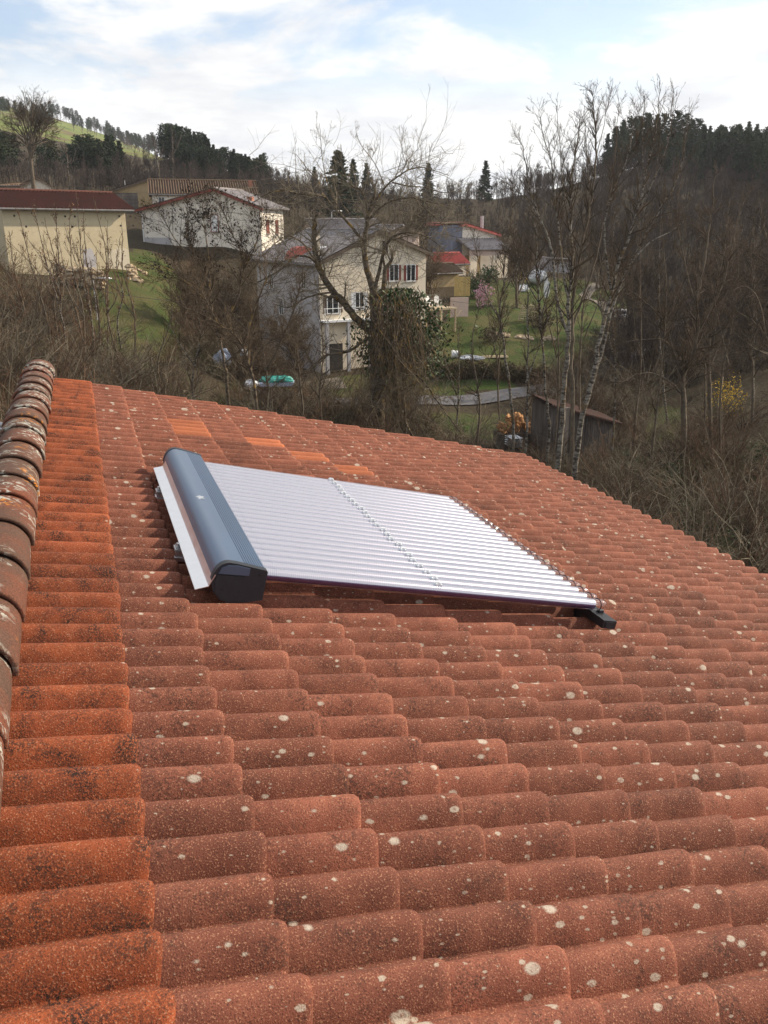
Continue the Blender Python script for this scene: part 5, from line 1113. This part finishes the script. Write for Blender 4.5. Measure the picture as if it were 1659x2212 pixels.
# ---- woods and undergrowth, too many to count
HID = bpy.data.collections.new('vegetation_sources')
def src(name, me):
    o = bpy.data.objects.new(name, me); HID.objects.link(o); return o
def gn_scatter(name, label, srcs, P, kind='stuff'):
    col = bpy.data.collections.new(name + '_sources')
    for k, me in enumerate(srcs): col.objects.link(bpy.data.objects.new('%s_source_%d' % (name, k), me))
    P = np.asarray(P); me = bpy.data.meshes.new(name); me.vertices.add(len(P)); me.vertices.foreach_set('co', P[:, :3].astype(np.float32).ravel())
    rot = np.zeros((len(P), 3), np.float32); rot[:, 2] = P[:, 3]
    a = me.attributes.new('rot', 'FLOAT_VECTOR', 'POINT'); a.data.foreach_set('vector', rot.ravel())
    a = me.attributes.new('siz', 'FLOAT', 'POINT'); a.data.foreach_set('value', P[:, 4].astype(np.float32))
    a = me.attributes.new('pick', 'INT', 'POINT'); a.data.foreach_set('value', P[:, 5].astype(np.int32))
    o = bpy.data.objects.new(name, me); link(o, Matrix.Identity(4)); o['kind'] = kind; o['label'] = label
    g = bpy.data.node_groups.new(name, 'GeometryNodeTree'); g.interface.new_socket('Geometry', in_out='INPUT', socket_type='NodeSocketGeometry'); g.interface.new_socket('Geometry', in_out='OUTPUT', socket_type='NodeSocketGeometry')
    N = g.nodes; L = g.links; gi = N.new('NodeGroupInput'); go = N.new('NodeGroupOutput'); ip = N.new('GeometryNodeInstanceOnPoints'); ci = N.new('GeometryNodeCollectionInfo')
    ci.inputs['Collection'].default_value = col; ci.inputs['Separate Children'].default_value = True; ci.inputs['Reset Children'].default_value = True; ip.inputs['Pick Instance'].default_value = True
    L.new(gi.outputs[0], ip.inputs['Points']); L.new(ci.outputs[0], ip.inputs['Instance'])
    for nm, ty, sock in (('rot', 'FLOAT_VECTOR', 'Rotation'), ('siz', 'FLOAT', 'Scale'), ('pick', 'INT', 'Instance Index')):
        na = N.new('GeometryNodeInputNamedAttribute'); na.data_type = ty; na.inputs['Name'].default_value = nm; L.new(na.outputs['Attribute'], ip.inputs[sock])
    L.new(ip.outputs[0], go.inputs[0])
    md = o.modifiers.new('scatter', 'NODES'); md.node_group = g
    return o
def bare_mesh(seed, h, n1, spread, r=0.02, mat='wood_far'):
    rs_ = np.random.RandomState(seed); tb = TB(); stem = [(0, 0, -0.4), (rs_.normal() * .2, rs_.normal() * .2, h * .4), (rs_.normal() * .4, rs_.normal() * .4, h * .75), (rs_.normal() * .5, rs_.normal() * .5, h)]
    tb.add(stem, 0.016 * h, r, 5)
    grow(tb, rs_, stem, 0.012 * h, r, h, 0, dict(n=[n1, 9, 5], lf=[spread, 0.5, 0.5], ang=(20, 60), up=0.18, start=0.12, wig=0.16, rmin=r, rmax=[0.07, 0.04, r]))
    return tb.mesh('bare', M[mat])
def shrub_mesh(seed, h, n, mat, r=0.007, arch=0.5, lv=(6, 3)):
    rs_ = np.random.RandomState(seed); tb = TB()
    for k in range(n):
        a = rs_.uniform(0, 6.28); b = rs_.uniform(0, 0.45); p = np.array([b * math.cos(a), b * math.sin(a), -0.15]); a += rs_.normal() * .6
        dr = np.array([math.cos(a) * arch * rs_.uniform(.2, 1.1), math.sin(a) * arch * rs_.uniform(.2, 1.1), 1.0]); l = h * rs_.uniform(.6, 1.25); pl = [p]
        for j in range(4):
            dr = dr / np.linalg.norm(dr); pl.append(pl[-1] + dr * l / 4); dr = dr + np.array([math.cos(a) * arch * .35, math.sin(a) * arch * .35, -arch * .30]) + rs_.normal(size=3) * .12
        tb.add(pl, r * 2.2, r * .8, 4)
        grow(tb, rs_, pl, r * 1.5, r * .8, l, 0, dict(n=list(lv), lf=[0.36, 0.5], ang=(25, 65), up=0.08, start=0.2, wig=0.2, rmin=r * .7, rmax=[r * 1.2, r * .8]))
    return tb.mesh('shrub', M[mat])
FAR = [bare_mesh(s, 9.0, 15, .42) for s in (1, 2, 3, 4)]
rw = np.random.RandomState(17)
KEEP = [(at(p, 500, d).xy, r) for p, d, r in [(150,72,11),(450,97,11),(440,118,11),(290,126,10),(80,135,9),(20,135,7),(800,76,13),(760,102,10),(870,98,7),(1030,118,8),(975,105,6),(960,93,5),(1195,121,6),(1345,92,4)]]
def clear(x, y):
    for c, r in KEEP:
        if (x - c.x) ** 2 + (y - c.y) ** 2 < r * r: return False
    return True
def inlawn(x, y): return any(inpoly(np.array([x]), np.array([y]), P)[0] for P in LAWNS)
def scat(n, pxr, dr, sz, npick, lawn=False, jit=True):
    out = []
    while len(out) < n:
        px = rw.uniform(*pxr); d = math.exp(rw.uniform(math.log(dr[0]), math.log(dr[1]))); p = at(px, 500, d)
        if not clear(p.x, p.y) or (not lawn and inlawn(p.x, p.y)): 
            n -= 0.3; continue
        out.append((p.x, p.y, gz_(p.x, p.y), rw.uniform(0, 6.28), rw.uniform(*sz), rw.randint(npick)))
    return out
W_ = scat(430, (-150, 700), (138, 235), (0.42, 0.72), 4) + scat(360, (560, 1330), (140, 285), (0.42, 0.70), 4) + scat(560, (1120, 1850), (118, 268), (0.45, 0.80), 4) + scat(230, (1300, 1850), (60, 125), (0.40, 0.75), 4)
gn_scatter('far_woodland', 'brown leafless woodland covering the hillsides behind the village', FAR, W_)
FC = []
for me_t, me_c in PI[:2] + SP[:1]: FC.append(me_c)
W2 = []
while len(W2) < 230:
    px = rw.uniform(1340, 1860); d = rw.uniform(145, 238); p = at(px, 500, d)
    if d < 242 - (px - 1340) * 0.27: continue
    W2.append((p.x, p.y, gz_(p.x, p.y), rw.uniform(0, 6.28), rw.uniform(.6, .92), rw.randint(3)))
while len(W2) < 320: p = at(rw.uniform(400, 580), 500, rw.uniform(206, 228)); W2.append((p.x, p.y, gz_(p.x, p.y), rw.uniform(0, 6.28), rw.uniform(.45, .7), rw.randint(3)))
gn_scatter('conifer_wood', 'mass of dark conifers on the upper slopes', FC, W2)
W3 = []
while len(W3) < 420:
    px = rw.uniform(-300, 480); d = rw.uniform(480, 900); p = at(px, 400, d)
    if math.sin(px * 0.021 + d * 0.012) + math.sin(px * 0.05 - d * 0.02 + 1) < (0.55 if d < 840 else -0.6): continue
    W3.append((p.x, p.y, gz_(p.x, p.y), rw.uniform(0, 6.28), rw.uniform(.7, 1.2), rw.randint(4)))
gn_scatter('distant_trees', 'tiny trees and hedges on the sunny far hillside', FAR[:2] + FC[:2], W3)
M['twig_olive'] = mat_simple('olive_green_stems', (0.060, 0.058, 0.026), (0.105, 0.098, 0.045), 1.5, 0.95, obj_rand=0.3)
SHR = [shrub_mesh(6, 1.8, 22, 'twig_olive', arch=.8), shrub_mesh(7, 2.8, 10, 'twig_grey', arch=.4, lv=(4, 2)), shrub_mesh(1, 2.2, 20, 'twig', arch=.45), shrub_mesh(2, 2.6, 18, 'twig_red', arch=.35), shrub_mesh(3, 1.9, 24, 'twig_dark', arch=.7), shrub_mesh(4, 2.4, 18, 'twig_grey', arch=.6, lv=(5, 2))]
S_ = scat(230, (-120, 330), (20, 64), (0.8, 1.4), 6) + scat(230, (300, 1000), (16, 54), (0.6, 1.05), 6) + scat(340, (1000, 1850), (13, 52), (0.6, 1.2), 6) + scat(110, (300, 720), (54, 72), (0.8, 1.5), 6) + scat(130, (395, 570), (58, 88), (0.8, 1.6), 6) + scat(60, (640, 900), (40, 60), (0.7, 1.2), 6) + scat(70, (1185, 1420), (48, 76), (0.8, 1.3), 6) + scat(150, (1240, 1800), (52, 120), (0.8, 1.6), 6) + scat(60, (-100, 300), (76, 128), (0.8, 1.5), 6) + scat(40, (560, 1000), (80, 130), (0.8, 1.5), 6)
gn_scatter('undergrowth', 'tangle of bare brown brush on the banks around the house', SHR, S_)
rl = np.random.RandomState(8)
def leafbush(seed, r, n, s, mat):
    rs_ = np.random.RandomState(seed); v = rs_.normal(size=(n, 3)); v /= np.linalg.norm(v, axis=1, keepdims=True); v *= (rs_.rand(n, 1) ** .4) * np.array([r, r, r * .7]) * (1 + .25 * np.sin(v[:, :1] * 5 + seed)); v[:, 2] = np.abs(v[:, 2]); return leafmesh('bramble', v, s, M[mat], rs_)
BR = [leafbush(1, 1.0, 420, 0.055, 'ivy'), leafbush(2, 0.8, 300, 0.05, 'ivy')]
gn_scatter('brambles', 'low green brambles and ivy among the brush', BR, scat(70, (1150, 1850), (13, 40), (0.6, 1.3), 2) + scat(20, (100, 1000), (18, 45), (0.5, 0.9), 2))
# ------------------------------------------------------------------ hedges, garden and small things
def gpt(px, d, py=600): p = at(px, py, d); return Vector((p.x, p.y, gz_(p.x, p.y)))
# hedge above the road
ha, hb = gpt(930, 64.5), gpt(1240, 62.8)
hd = empty('hedge', Matrix.Translation(ha), 'long clipped brown green hedge on the bank above the road', 'hedge')
rs_ = np.random.RandomState(9); n = 9000; f = rs_.rand(n); zt = rs_.rand(n) ** 0.7
hx = ha.x + (hb.x - ha.x) * f; hy = ha.y + (hb.y - ha.y) * f + rs_.normal(size=n) * 0.35
hp = np.stack([hx, hy, ground(hx, hy) + zt * (1.15 + 0.25 * np.sin(f * 40) * np.sin(f * 17))], 1)
M['hedge'] = mat_simple('hedge_leaves', (0.045, 0.040, 0.020), (0.110, 0.085, 0.045), 1.2, 0.85)
link(bpy.data.objects.new('foliage', leafmesh('foliage', hp - np.array(ha), 0.075, M['hedge'], rs_)), WM[hd.name], hd)
tb = TB()
for k in range(500):
    g = rs_.rand(); p = np.array([ha.x + (hb.x - ha.x) * g, ha.y + (hb.y - ha.y) * g + rs_.normal() * .3, 0]); p[2] = gz_(p[0], p[1]); tb.add([p, p + [rs_.normal() * .15, rs_.normal() * .1, .7], p + [rs_.normal() * .3, rs_.normal() * .2, rs_.uniform(1.1, 1.6)]], 0.016, 0.006, 3)
link(bpy.data.objects.new('stem', tb.mesh('stem', M['twig'], ha)), WM[hd.name], hd)
def bush(name, label, px, d, r, n, s, mat, seed, cat='bush'):
    p = gpt(px, d); rs_ = np.random.RandomState(seed); o = empty(name, Matrix.Translation(p), label, cat)
    v = rs_.normal(size=(n, 3)); v /= np.linalg.norm(v, axis=1, keepdims=True); v *= (rs_.rand(n, 1) ** .45) * np.array([r[0], r[0], r[1] / 2]) * (1 + .2 * np.sin(v[:, :1] * 6 + seed) + .15 * np.sin(v[:, 2:] * 7)); v[:, 2] += r[1] / 2
    link(bpy.data.objects.new('foliage', leafmesh('foliage', v, s, M[mat], rs_)), WM[o.name], o)
    tb = TB()
    for k in range(12): q = v[rs_.randint(n)]; tb.add([(rs_.normal() * .1, rs_.normal() * .1, -.1), q * .5, q], 0.03, 0.008, 4)
    link(bpy.data.objects.new('stem', tb.mesh('stem', M['bark'])), WM[o.name], o)
bush('blossom_shrub', 'pink flowering shrub in the garden below the terrace', 1045, 86, (1.0, 2.7), 700, 0.10, 'blossom', 3)
bush('evergreen_shrub', 'dark green shrub left of the pink flowering one', 1024, 90, (1.2, 2.6), 900, 0.13, 'ivy', 4)
bush('evergreen_shrub', 'blue green shrub beside the garage of the hillside house', 1056, 100, (1.4, 2.4), 800, 0.14, 'ivy', 5)
bush('forsythia_bush', 'yellow flowering bush at the right edge among the trees', 1606, 44, (1.1, 2.4), 600, 0.055, 'yellow', 6)
bush('forsythia_bush', 'small yellow flowering bush on the upper lawn', 1134, 108, (0.8, 1.4), 300, 0.11, 'yellow', 7)
bush('olive_shrub', 'round olive green shrub in the middle of the lawn', 1066, 74, (1.3, 1.5), 700, 0.10, 'hedge', 8)
bush('olive_shrub', 'dark round shrub beside the pale pallet on the lawn', 1172, 80, (1.6, 1.6), 700, 0.10, 'hedge', 9)
bush('conifer_shrub', 'dark evergreen at the right corner of the white house', 640, 80, (1.4, 3.6), 900, 0.13, 'needle', 10)

# wooden shed by the birches
A, B = at(1182, 1010, 39), at(1318, 1000, 41)
A.z = gz_(A.x, A.y); B.z = gz_(B.x, B.y); w, rz = frameXY(A, B); z0 = min(A.z, B.z)
hl = at(1178, 872, 39).z - z0; hr = at(1352, 905, 42).z - z0; hb_ = at(1182, 850, 40.5).z - z0
sd_ = empty('wood_shed', T((A.x, A.y, z0), rz), 'weathered plank shed with rusty lean to roof behind the birches', 'shed')
nb = 26
for k in range(nb):
    x0 = w * k / nb; x1 = w * (k + 1) / nb - 0.018; h0 = hl + (hr - hl) * k / nb; j = rr.uniform(0, 0.02)
    b = MB(); b.hexa([(x0,-0.03-j,-0.2),(x1,-0.03-j,-0.2),(x1,0-j,-0.2),(x0,0-j,-0.2),(x0,-0.03-j,h0),(x1,-0.03-j,h0),(x1,0-j,h0),(x0,0-j,h0)]); b.part('plank', M['boards'], sd_)
for k in range(12):
    y0 = 1.4 * k / 12; b = MB(); b.box(-0.03, 0.0, y0, y0 + 0.105, -0.2, hl + (hb_ - hl) * k / 12); b.part('plank', M['boards'], sd_)
b = MB(); b.box(0.02, w, 0.03, 1.4, -0.3, min(hl, hr) - 0.1); b.part('shed_shade_fill', M['dark'], sd_)  # solid block, coloured near-black for the shade behind the planks
M['rust'] = mat_roof('rusty_sheet_roof', (0.15, 0.075, 0.05), (0.12, 0.07, 0.055), (0.09, 0.07, 0.058))
b = MB(); wave_sheet(b, (-0.3,-0.35,hl-.05), (w+.2,-0.35,hr-.05), (-0.3,1.5,hb_), (w+.2,1.5,hb_+hr-hl), 28, 0.03); b.part('roof', M['rust'], sd_)
b = MB(); b.box(w * .12, w * .2, -0.4, -0.25, -0.2, hl - .2); b.part('post', M['boards'], sd_)

# firewood pile
fp_ = gpt(1130, 42.5); base = at(1130, 926, 42.5); zf = max(fp_.z, base.z - 0.2)
fw = empty('firewood_pile', T((fp_.x, fp_.y, zf), 0.15), 'heap of freshly split orange firewood left of the plank shed', 'firewood')
M['logend'] = mat_simple('split_wood', (0.42, 0.20, 0.075), (0.58, 0.32, 0.14), 9, 0.85, obj_rand=0.3)
for k in range(72):
    f = rr.random(); x = (rr.random() - .5) * 1.75; z = rr.random() * 0.95 * (1 - (abs(x) / 1.0) ** 2) + 0.05; r = rr.uniform(.05, .10)
    b = MB(); b.prism([(r * math.cos(a), r * math.sin(a)) for a in (0.1, 1.2, 2.0, 3.3, 4.6)], 'y', -0.2, 0.2)
    b.part('log', M['logend'], fw, WM[fw.name] @ Matrix.Translation((x, rr.uniform(-.5, .5), z)) @ Matrix.Rotation(rr.uniform(-1, 1), 4, 'Z') @ Matrix.Rotation(rr.uniform(-.6, .6), 4, 'X'))
b = MB(); b.box(-1.0, 1.0, -0.6, 0.6, -1.2, 0.04); b.part('pallet_base', M['boards'], fw)
p = gpt(1128, 39); p.z = max(p.z, at(1128, 962, 39).z)
cs_ = empty('roof_sheets', T(p, 0.3), 'small stack of grey corrugated sheets below the firewood', 'sheets')
for k in range(5): b = MB(); b.box(-.3, .3, -.4, .4, k * .10, k * .10 + .03); b.part('sheet', M['galv'], cs_)

M['palewood'] = mat_simple('pale_wood', (0.36, 0.29, 0.19), (0.48, 0.40, 0.28), 5, 0.85, obj_rand=0.2)
# terrace with two white chairs beside the cream house
tA, tB = at(922, 668, 75), at(988, 662, 77); w, rz = frameXY(tA, tB)
te = empty('terrace', T(tA, rz), 'raised terrace with pale rails at the right side of the cream house', 'terrace')
MB().box(0, w, 0, 2.6, -0.16, 0).part('deck', M['palewood'], te)
for x in (0.1, w * .5, w - .1):
    MB().box(x - .07, x + .07, 0.05, 0.19, -3.2, -0.162).part('post', M['palewood'], te); MB().box(x - .04, x + .04, 2.45, 2.53, 0.002, 1.0).part('rail_post', M['boards'], te)
for z in (.35, .65, .95): MB().box(0, w, 2.53, 2.57, z, z + .07).part('rail', M['boards'], te)
b = MB(); b.hexa([(w-.2,.08,-1.0),(w-.1,.08,-1.0),(w-.1,.16,-1.0),(w-.2,.16,-1.0),(w+.5,.08,-.3),(w+.6,.08,-.3),(w+.6,.16,-.3),(w+.5,.16,-.3)]); b.part('brace', M['palewood'], te)
for k, fx in enumerate((0.34, 0.62)):
    c = empty('garden_chair', WM[te.name] @ T((w * fx, 1.2, 0), 0.2 - .3 * k), 'white plastic garden chair with round back on the terrace, %s one' % ('left' if k == 0 else 'right'), 'chair', 'white chairs on the terrace')
    MB().box(-.24, .24, -.24, .24, .40, .44).part('seat', M['white'], c)
    b = MB(); b.prism([(.26 * math.cos(a), .72 + .30 * math.sin(a)) for a in np.linspace(0, math.pi, 11)] + [(-.22, .45), (.22, .45)], 'y', .22, .26); b.part('backrest', M['white'], c)
    for sx in (-1, 1):
        for sy in (-1, 1): MB().box(sx * .2 - .025, sx * .2 + .025, sy * .2 - .025, sy * .2 + .025, 0, .398).part('leg', M['white'], c)
        MB().box(sx * .27 - .025, sx * .27 + .025, -.22, .2, .62, .65).part('armrest', M['white'], c)
# yellow boarded screen
pA = at(981, 640, 88); sc_ = empty('board_screen', T(pA, 0.25), 'yellow boarded screen standing above the terrace', 'screen')
M['yboard'] = mat_simple('yellow_boards', (0.50, 0.36, 0.13), (0.60, 0.45, 0.19), 5, 0.8, obj_rand=0.15)
for k in range(7): MB().box(k * .25, k * .25 + .235, 0, .03, 0.0, 1.95).part('board', M['yboard'], sc_)
for x in (.1, 1.6): MB().box(x, x + .09, .031, .12, -1.4, 1.9).part('post', M['timber'], sc_)
# pinkish wall stub under it
p = at(992, 668, 82); MB().box(-.9, .9, -.1, .1, -1.2, 1.1).thing('garden_wall', M['w_pink'], T(p, 0.25), 'short pinkish wall right of the terrace', 'wall')
# board, tarp, pallet and planks on the lawn
p = gpt(1183, 95); bd = empty('paddle_board', T(p, 0.4), 'white oval board standing upright on the lawn', 'board')
b = MB(); b.prism([(.38 * math.cos(a), 1.05 + 1.0 * math.sin(a)) for a in np.linspace(0, 2 * math.pi, 25)[:-1]], 'y', 0, .09); b.part('deck', M['white'], bd)
b = MB(); b.prism([(.05, 0.6), (.12, 0.6), (.12, 1.6), (.05, 1.6)], 'y', -.012, -.002); b.part('stripe', M['galv'], bd)
MB().box(-.04, .04, .1, .18, -.3, 1.3).part('stake', M['boards'], bd)
M['tarp'] = mat_simple('grey_white_tarp', (0.45, 0.46, 0.48), (0.70, 0.71, 0.73), 1.4, 0.5)
M['teal'] = mat_simple('teal_tarp', (0.03, 0.24, 0.20), (0.06, 0.36, 0.30), 2, 0.5)
M['bluetarp'] = mat_simple('pale_blue_tarp', (0.36, 0.42, 0.54), (0.58, 0.64, 0.74), 1.6, 0.45)
p = gpt(1161, 106); b = MB(); b.blob((0, 0, .9), (1.25, 0.9, 0.85), 3, 16, 9, 0.12, -0.9); b.thing('covered_trailer', M['tarp'], T(p, .2), 'grey white tarp covered heap at the top of the lawn', 'tarp')
p = gpt(1131, 98); b = MB(); b.blob((0, 0, .2), (.75, .5, .45), 6, 12, 6, 0.25, -0.2); b.thing('plastic_sheet', M['white'], T(p, .2), 'crumpled white plastic sheet on the lawn below the tarp heap', 'sheet')
p = gpt(1142, 81.5); pl_ = empty('pallet', T(p, .25) @ Matrix.Rotation(.5, 4, 'X'), 'pale wooden pallet tipped up on the lawn', 'pallet')
M['palewood'] = mat_simple('pale_wood', (0.42, 0.34, 0.22), (0.55, 0.46, 0.32), 5, 0.85, obj_rand=0.2)
for k in range(7): MB().box(-.9, .9, 0, .025, .1 + k * .24, .1 + k * .24 + .12).part('slat', M['palewood'], pl_)
for x in (-.85, 0, .75): MB().box(x, x + .1, .026, .13, .05, 1.75).part('bearer', M['palewood'], pl_)
k = 0
for (x0, x1, d, lab) in [(1062, 1104, 76, 'low pale stone border left of the thin birch on the lawn'), (1125, 1160, 76.5, 'low pale stone border in the middle of the lawn'), (1182, 1207, 77, 'low pale stone border at the right of the lawn')]:
    st = empty('stone_border', Matrix.Translation(gpt(x0, d)), lab, 'stones')
    for q in range(int((x1 - x0) / 1.6)):
        p = gpt(x0 + (x1 - x0) * rr.random(), d + rr.uniform(-.5, .5)); k += 1
        b = MB(); r = rr.uniform(.14, .28); b.blob((0, 0, 0), (r * 1.4, r, r * .8), k, 7, 4, .2); b.part('stone', M['stone'], st, Matrix.Translation(p + Vector((0, 0, .1))))
p = gpt(1076, 70); lg = empty('plank_pile', T(p, .1), 'short pile of grey planks lying on the lower lawn', 'planks')
for q in range(5): MB().box(-1.1, 1.1, -.4 + q * .17, -.26 + q * .17, .02, .08 + .05 * (q % 2)).part('plank', M['palewood'], lg)
p = gpt(988, 68.5); bk = empty('bucket', Matrix.Translation(p), 'white and black bucket tipped over on the grass above the hedge', 'bucket')
MB().tube([(-.3, 0, .3), (.25, 0, .3)], [.33, .27], 14).part('body', M['white'], bk); MB().tube([(.251, 0, .3), (.34, 0, .3)], [.25, .22], 14).part('opening', M['black'], bk)
p = gpt(1022, 68.5); b = MB(); b.blob((0, 0, .1), (1.0, .4, .22), 13, 14, 6, .3, -.1); b.thing('plastic_scrap', M['tarp'], T(p), 'flat crumpled grey plastic beside the bucket above the hedge', 'scrap')
# small trailer by the asphalt
p = gpt(1347, 90); tr_ = empty('trailer', T(p, .35) @ Matrix.Scale(.75, 4), 'small white box trailer parked beside the asphalt', 'trailer')
b = MB(); b.prism([(-.9, .55), (.9, .55), (.95, 1.0), (.75, 1.6), (-.6, 1.65), (-.95, 1.1)], 'y', -.6, .6); b.part('body', M['white'], tr_)
MB().box(-.5, .5, -.615, -.602, 1.0, 1.4).part('window', M['pane'], tr_); MB().box(-1.0, 1.0, -.55, .55, .42, .548).part('chassis', M['black'], tr_)
for y in (-.6, .52): MB().tube([(0, y, .3), (0, y + .1, .3)], .3, 14).part('wheel', M['black'], tr_)
MB().box(.95, 1.8, -.05, .05, .42, .5).part('drawbar', M['galv'], tr_)
# tarps and boat by the road on the left
p = gpt(530, 50); p.z = max(p.z, at(530, 838, 50).z); b = MB(); b.blob((0, 0, .25), (.40, .35, .22), 21, 16, 8, .28, -.2); b.thing('white_sack', M['tarp'], T(p), 'white sack beside the teal tarpaulin near the road', 'sack')
p = gpt(586, 51); p.z = max(p.z, at(586, 832, 51).z); bt = empty('covered_boat', T(p, .1), 'teal tarpaulin over a low boat by the road', 'boat')
b = MB(); b.prism([(-1.0, 0), (1.0, 0), (1.15, .22), (-1.1, .22)], 'y', -.45, .45); b.part('hull', M['bluetarp'], bt)
b = MB(); b.blob((.1, 0, .3), (1.05, .5, .26), 23, 22, 9, .24, -.07); b.part('tarpaulin', M['teal'], bt)
p = gpt(472, 56); p.z = max(p.z, at(472, 792, 56).z); b = MB(); b.blob((0, 0, .5), (.55, .5, .55), 27, 18, 9, .26, -.4); b.thing('tarp_bundle', M['bluetarp'], T(p), 'pale blue white tarpaulin bundle below the alder', 'tarp')
p = gpt(520, 58); p.z = max(p.z, at(520, 772, 58).z); b = MB(); b.blob((0, 0, .3), (.36, .4, .25), 29, 16, 8, .28, -.2); b.thing('tarp_bundle', M['tarp'], T(p), 'small grey tarpaulin heap right of the pale blue bundle', 'tarp')
# street lamps, poles, cable
def lamp(label, px, py, d, h):
    t = at(px, py, d); g = gz_(t.x, t.y); r = empty('street_lamp', Matrix.Translation((t.x - .9, t.y, g)), label, 'lamp'); H = t.z - g
    MB().tube([(0, 0, -.2), (0, 0, H * .96), (.2, 0, H * 1.01), (.55, 0, H * 1.01)], [.06, .045, .035, .03], 8).part('pole', M['galv'], r)
    b = MB(); b.blob((.9, 0, H), (.42, .18, .11), 2, 14, 7, .02, -.03); b.part('lamp_head', M['white'], r, smooth=True)
lamp('street lamp with white head in front of the yellow barn', 229, 602, 58, 5)
lamp('street lamp with white head beside the large spruce behind the cream house', 732, 456, 108, 6)
p = gpt(1589, 44); MB().tube([(0, 0, -.2), (.02, 0, 2.4)], .05, 8).thing('fence_post', M['palewood'], Matrix.Translation(p), 'pale wooden post left of the yellow bush at right', 'post')
a = at(905, 640, 72); e = at(1700, 668, 60); pts = []
for k in range(31): f = k / 30; q = a.lerp(e, f); q.z -= 3.2 * f * (1 - f); pts.append(q - a)
MB().tube(pts, 0.012, 5).thing('overhead_cable', M['black'], Matrix.Translation(a), 'thin black cable strung across the garden from the cream house', 'cable')
a = at(120, 602, 60); e = at(400, 652, 44); pts = [a.lerp(e, k / 20) - a - Vector((0, 0, 1.0 * (k / 20) * (1 - k / 20))) for k in range(21)]
MB().tube(pts, 0.011, 5).thing('overhead_cable', M['black'], Matrix.Translation(a), 'thin black cable sagging below the yellow barn', 'cable')

# ------------------------------------------------------------------ the hazy air of the valley
zmin = float(gzv.min()) - 1.0; zmax = float(max(gzv.max(), CZ)) + 40.0
hzm = bpy.data.materials.new('thin_valley_haze'); hzm.use_nodes = True; nt = hzm.node_tree; nt.nodes.clear()
ho = nt.nodes.new('ShaderNodeOutputMaterial'); hv_ = nt.nodes.new('ShaderNodeVolumePrincipled'); hv_.inputs['Color'].default_value = (0.86, 0.90, 1.0, 1); hv_.inputs['Density'].default_value = 0.00016; hv_.inputs['Anisotropy'].default_value = 0.3
nt.links.new(hv_.outputs[0], ho.inputs['Volume'])
b = MB(); b.box(-1600, 1600, -400, 1620, zmin, zmax); o = bpy.data.objects.new('haze', b.mesh('haze', hzm)); link(o, Matrix.Identity(4)); o['kind'] = 'stuff'; o['label'] = 'thin haze filling the valley air'
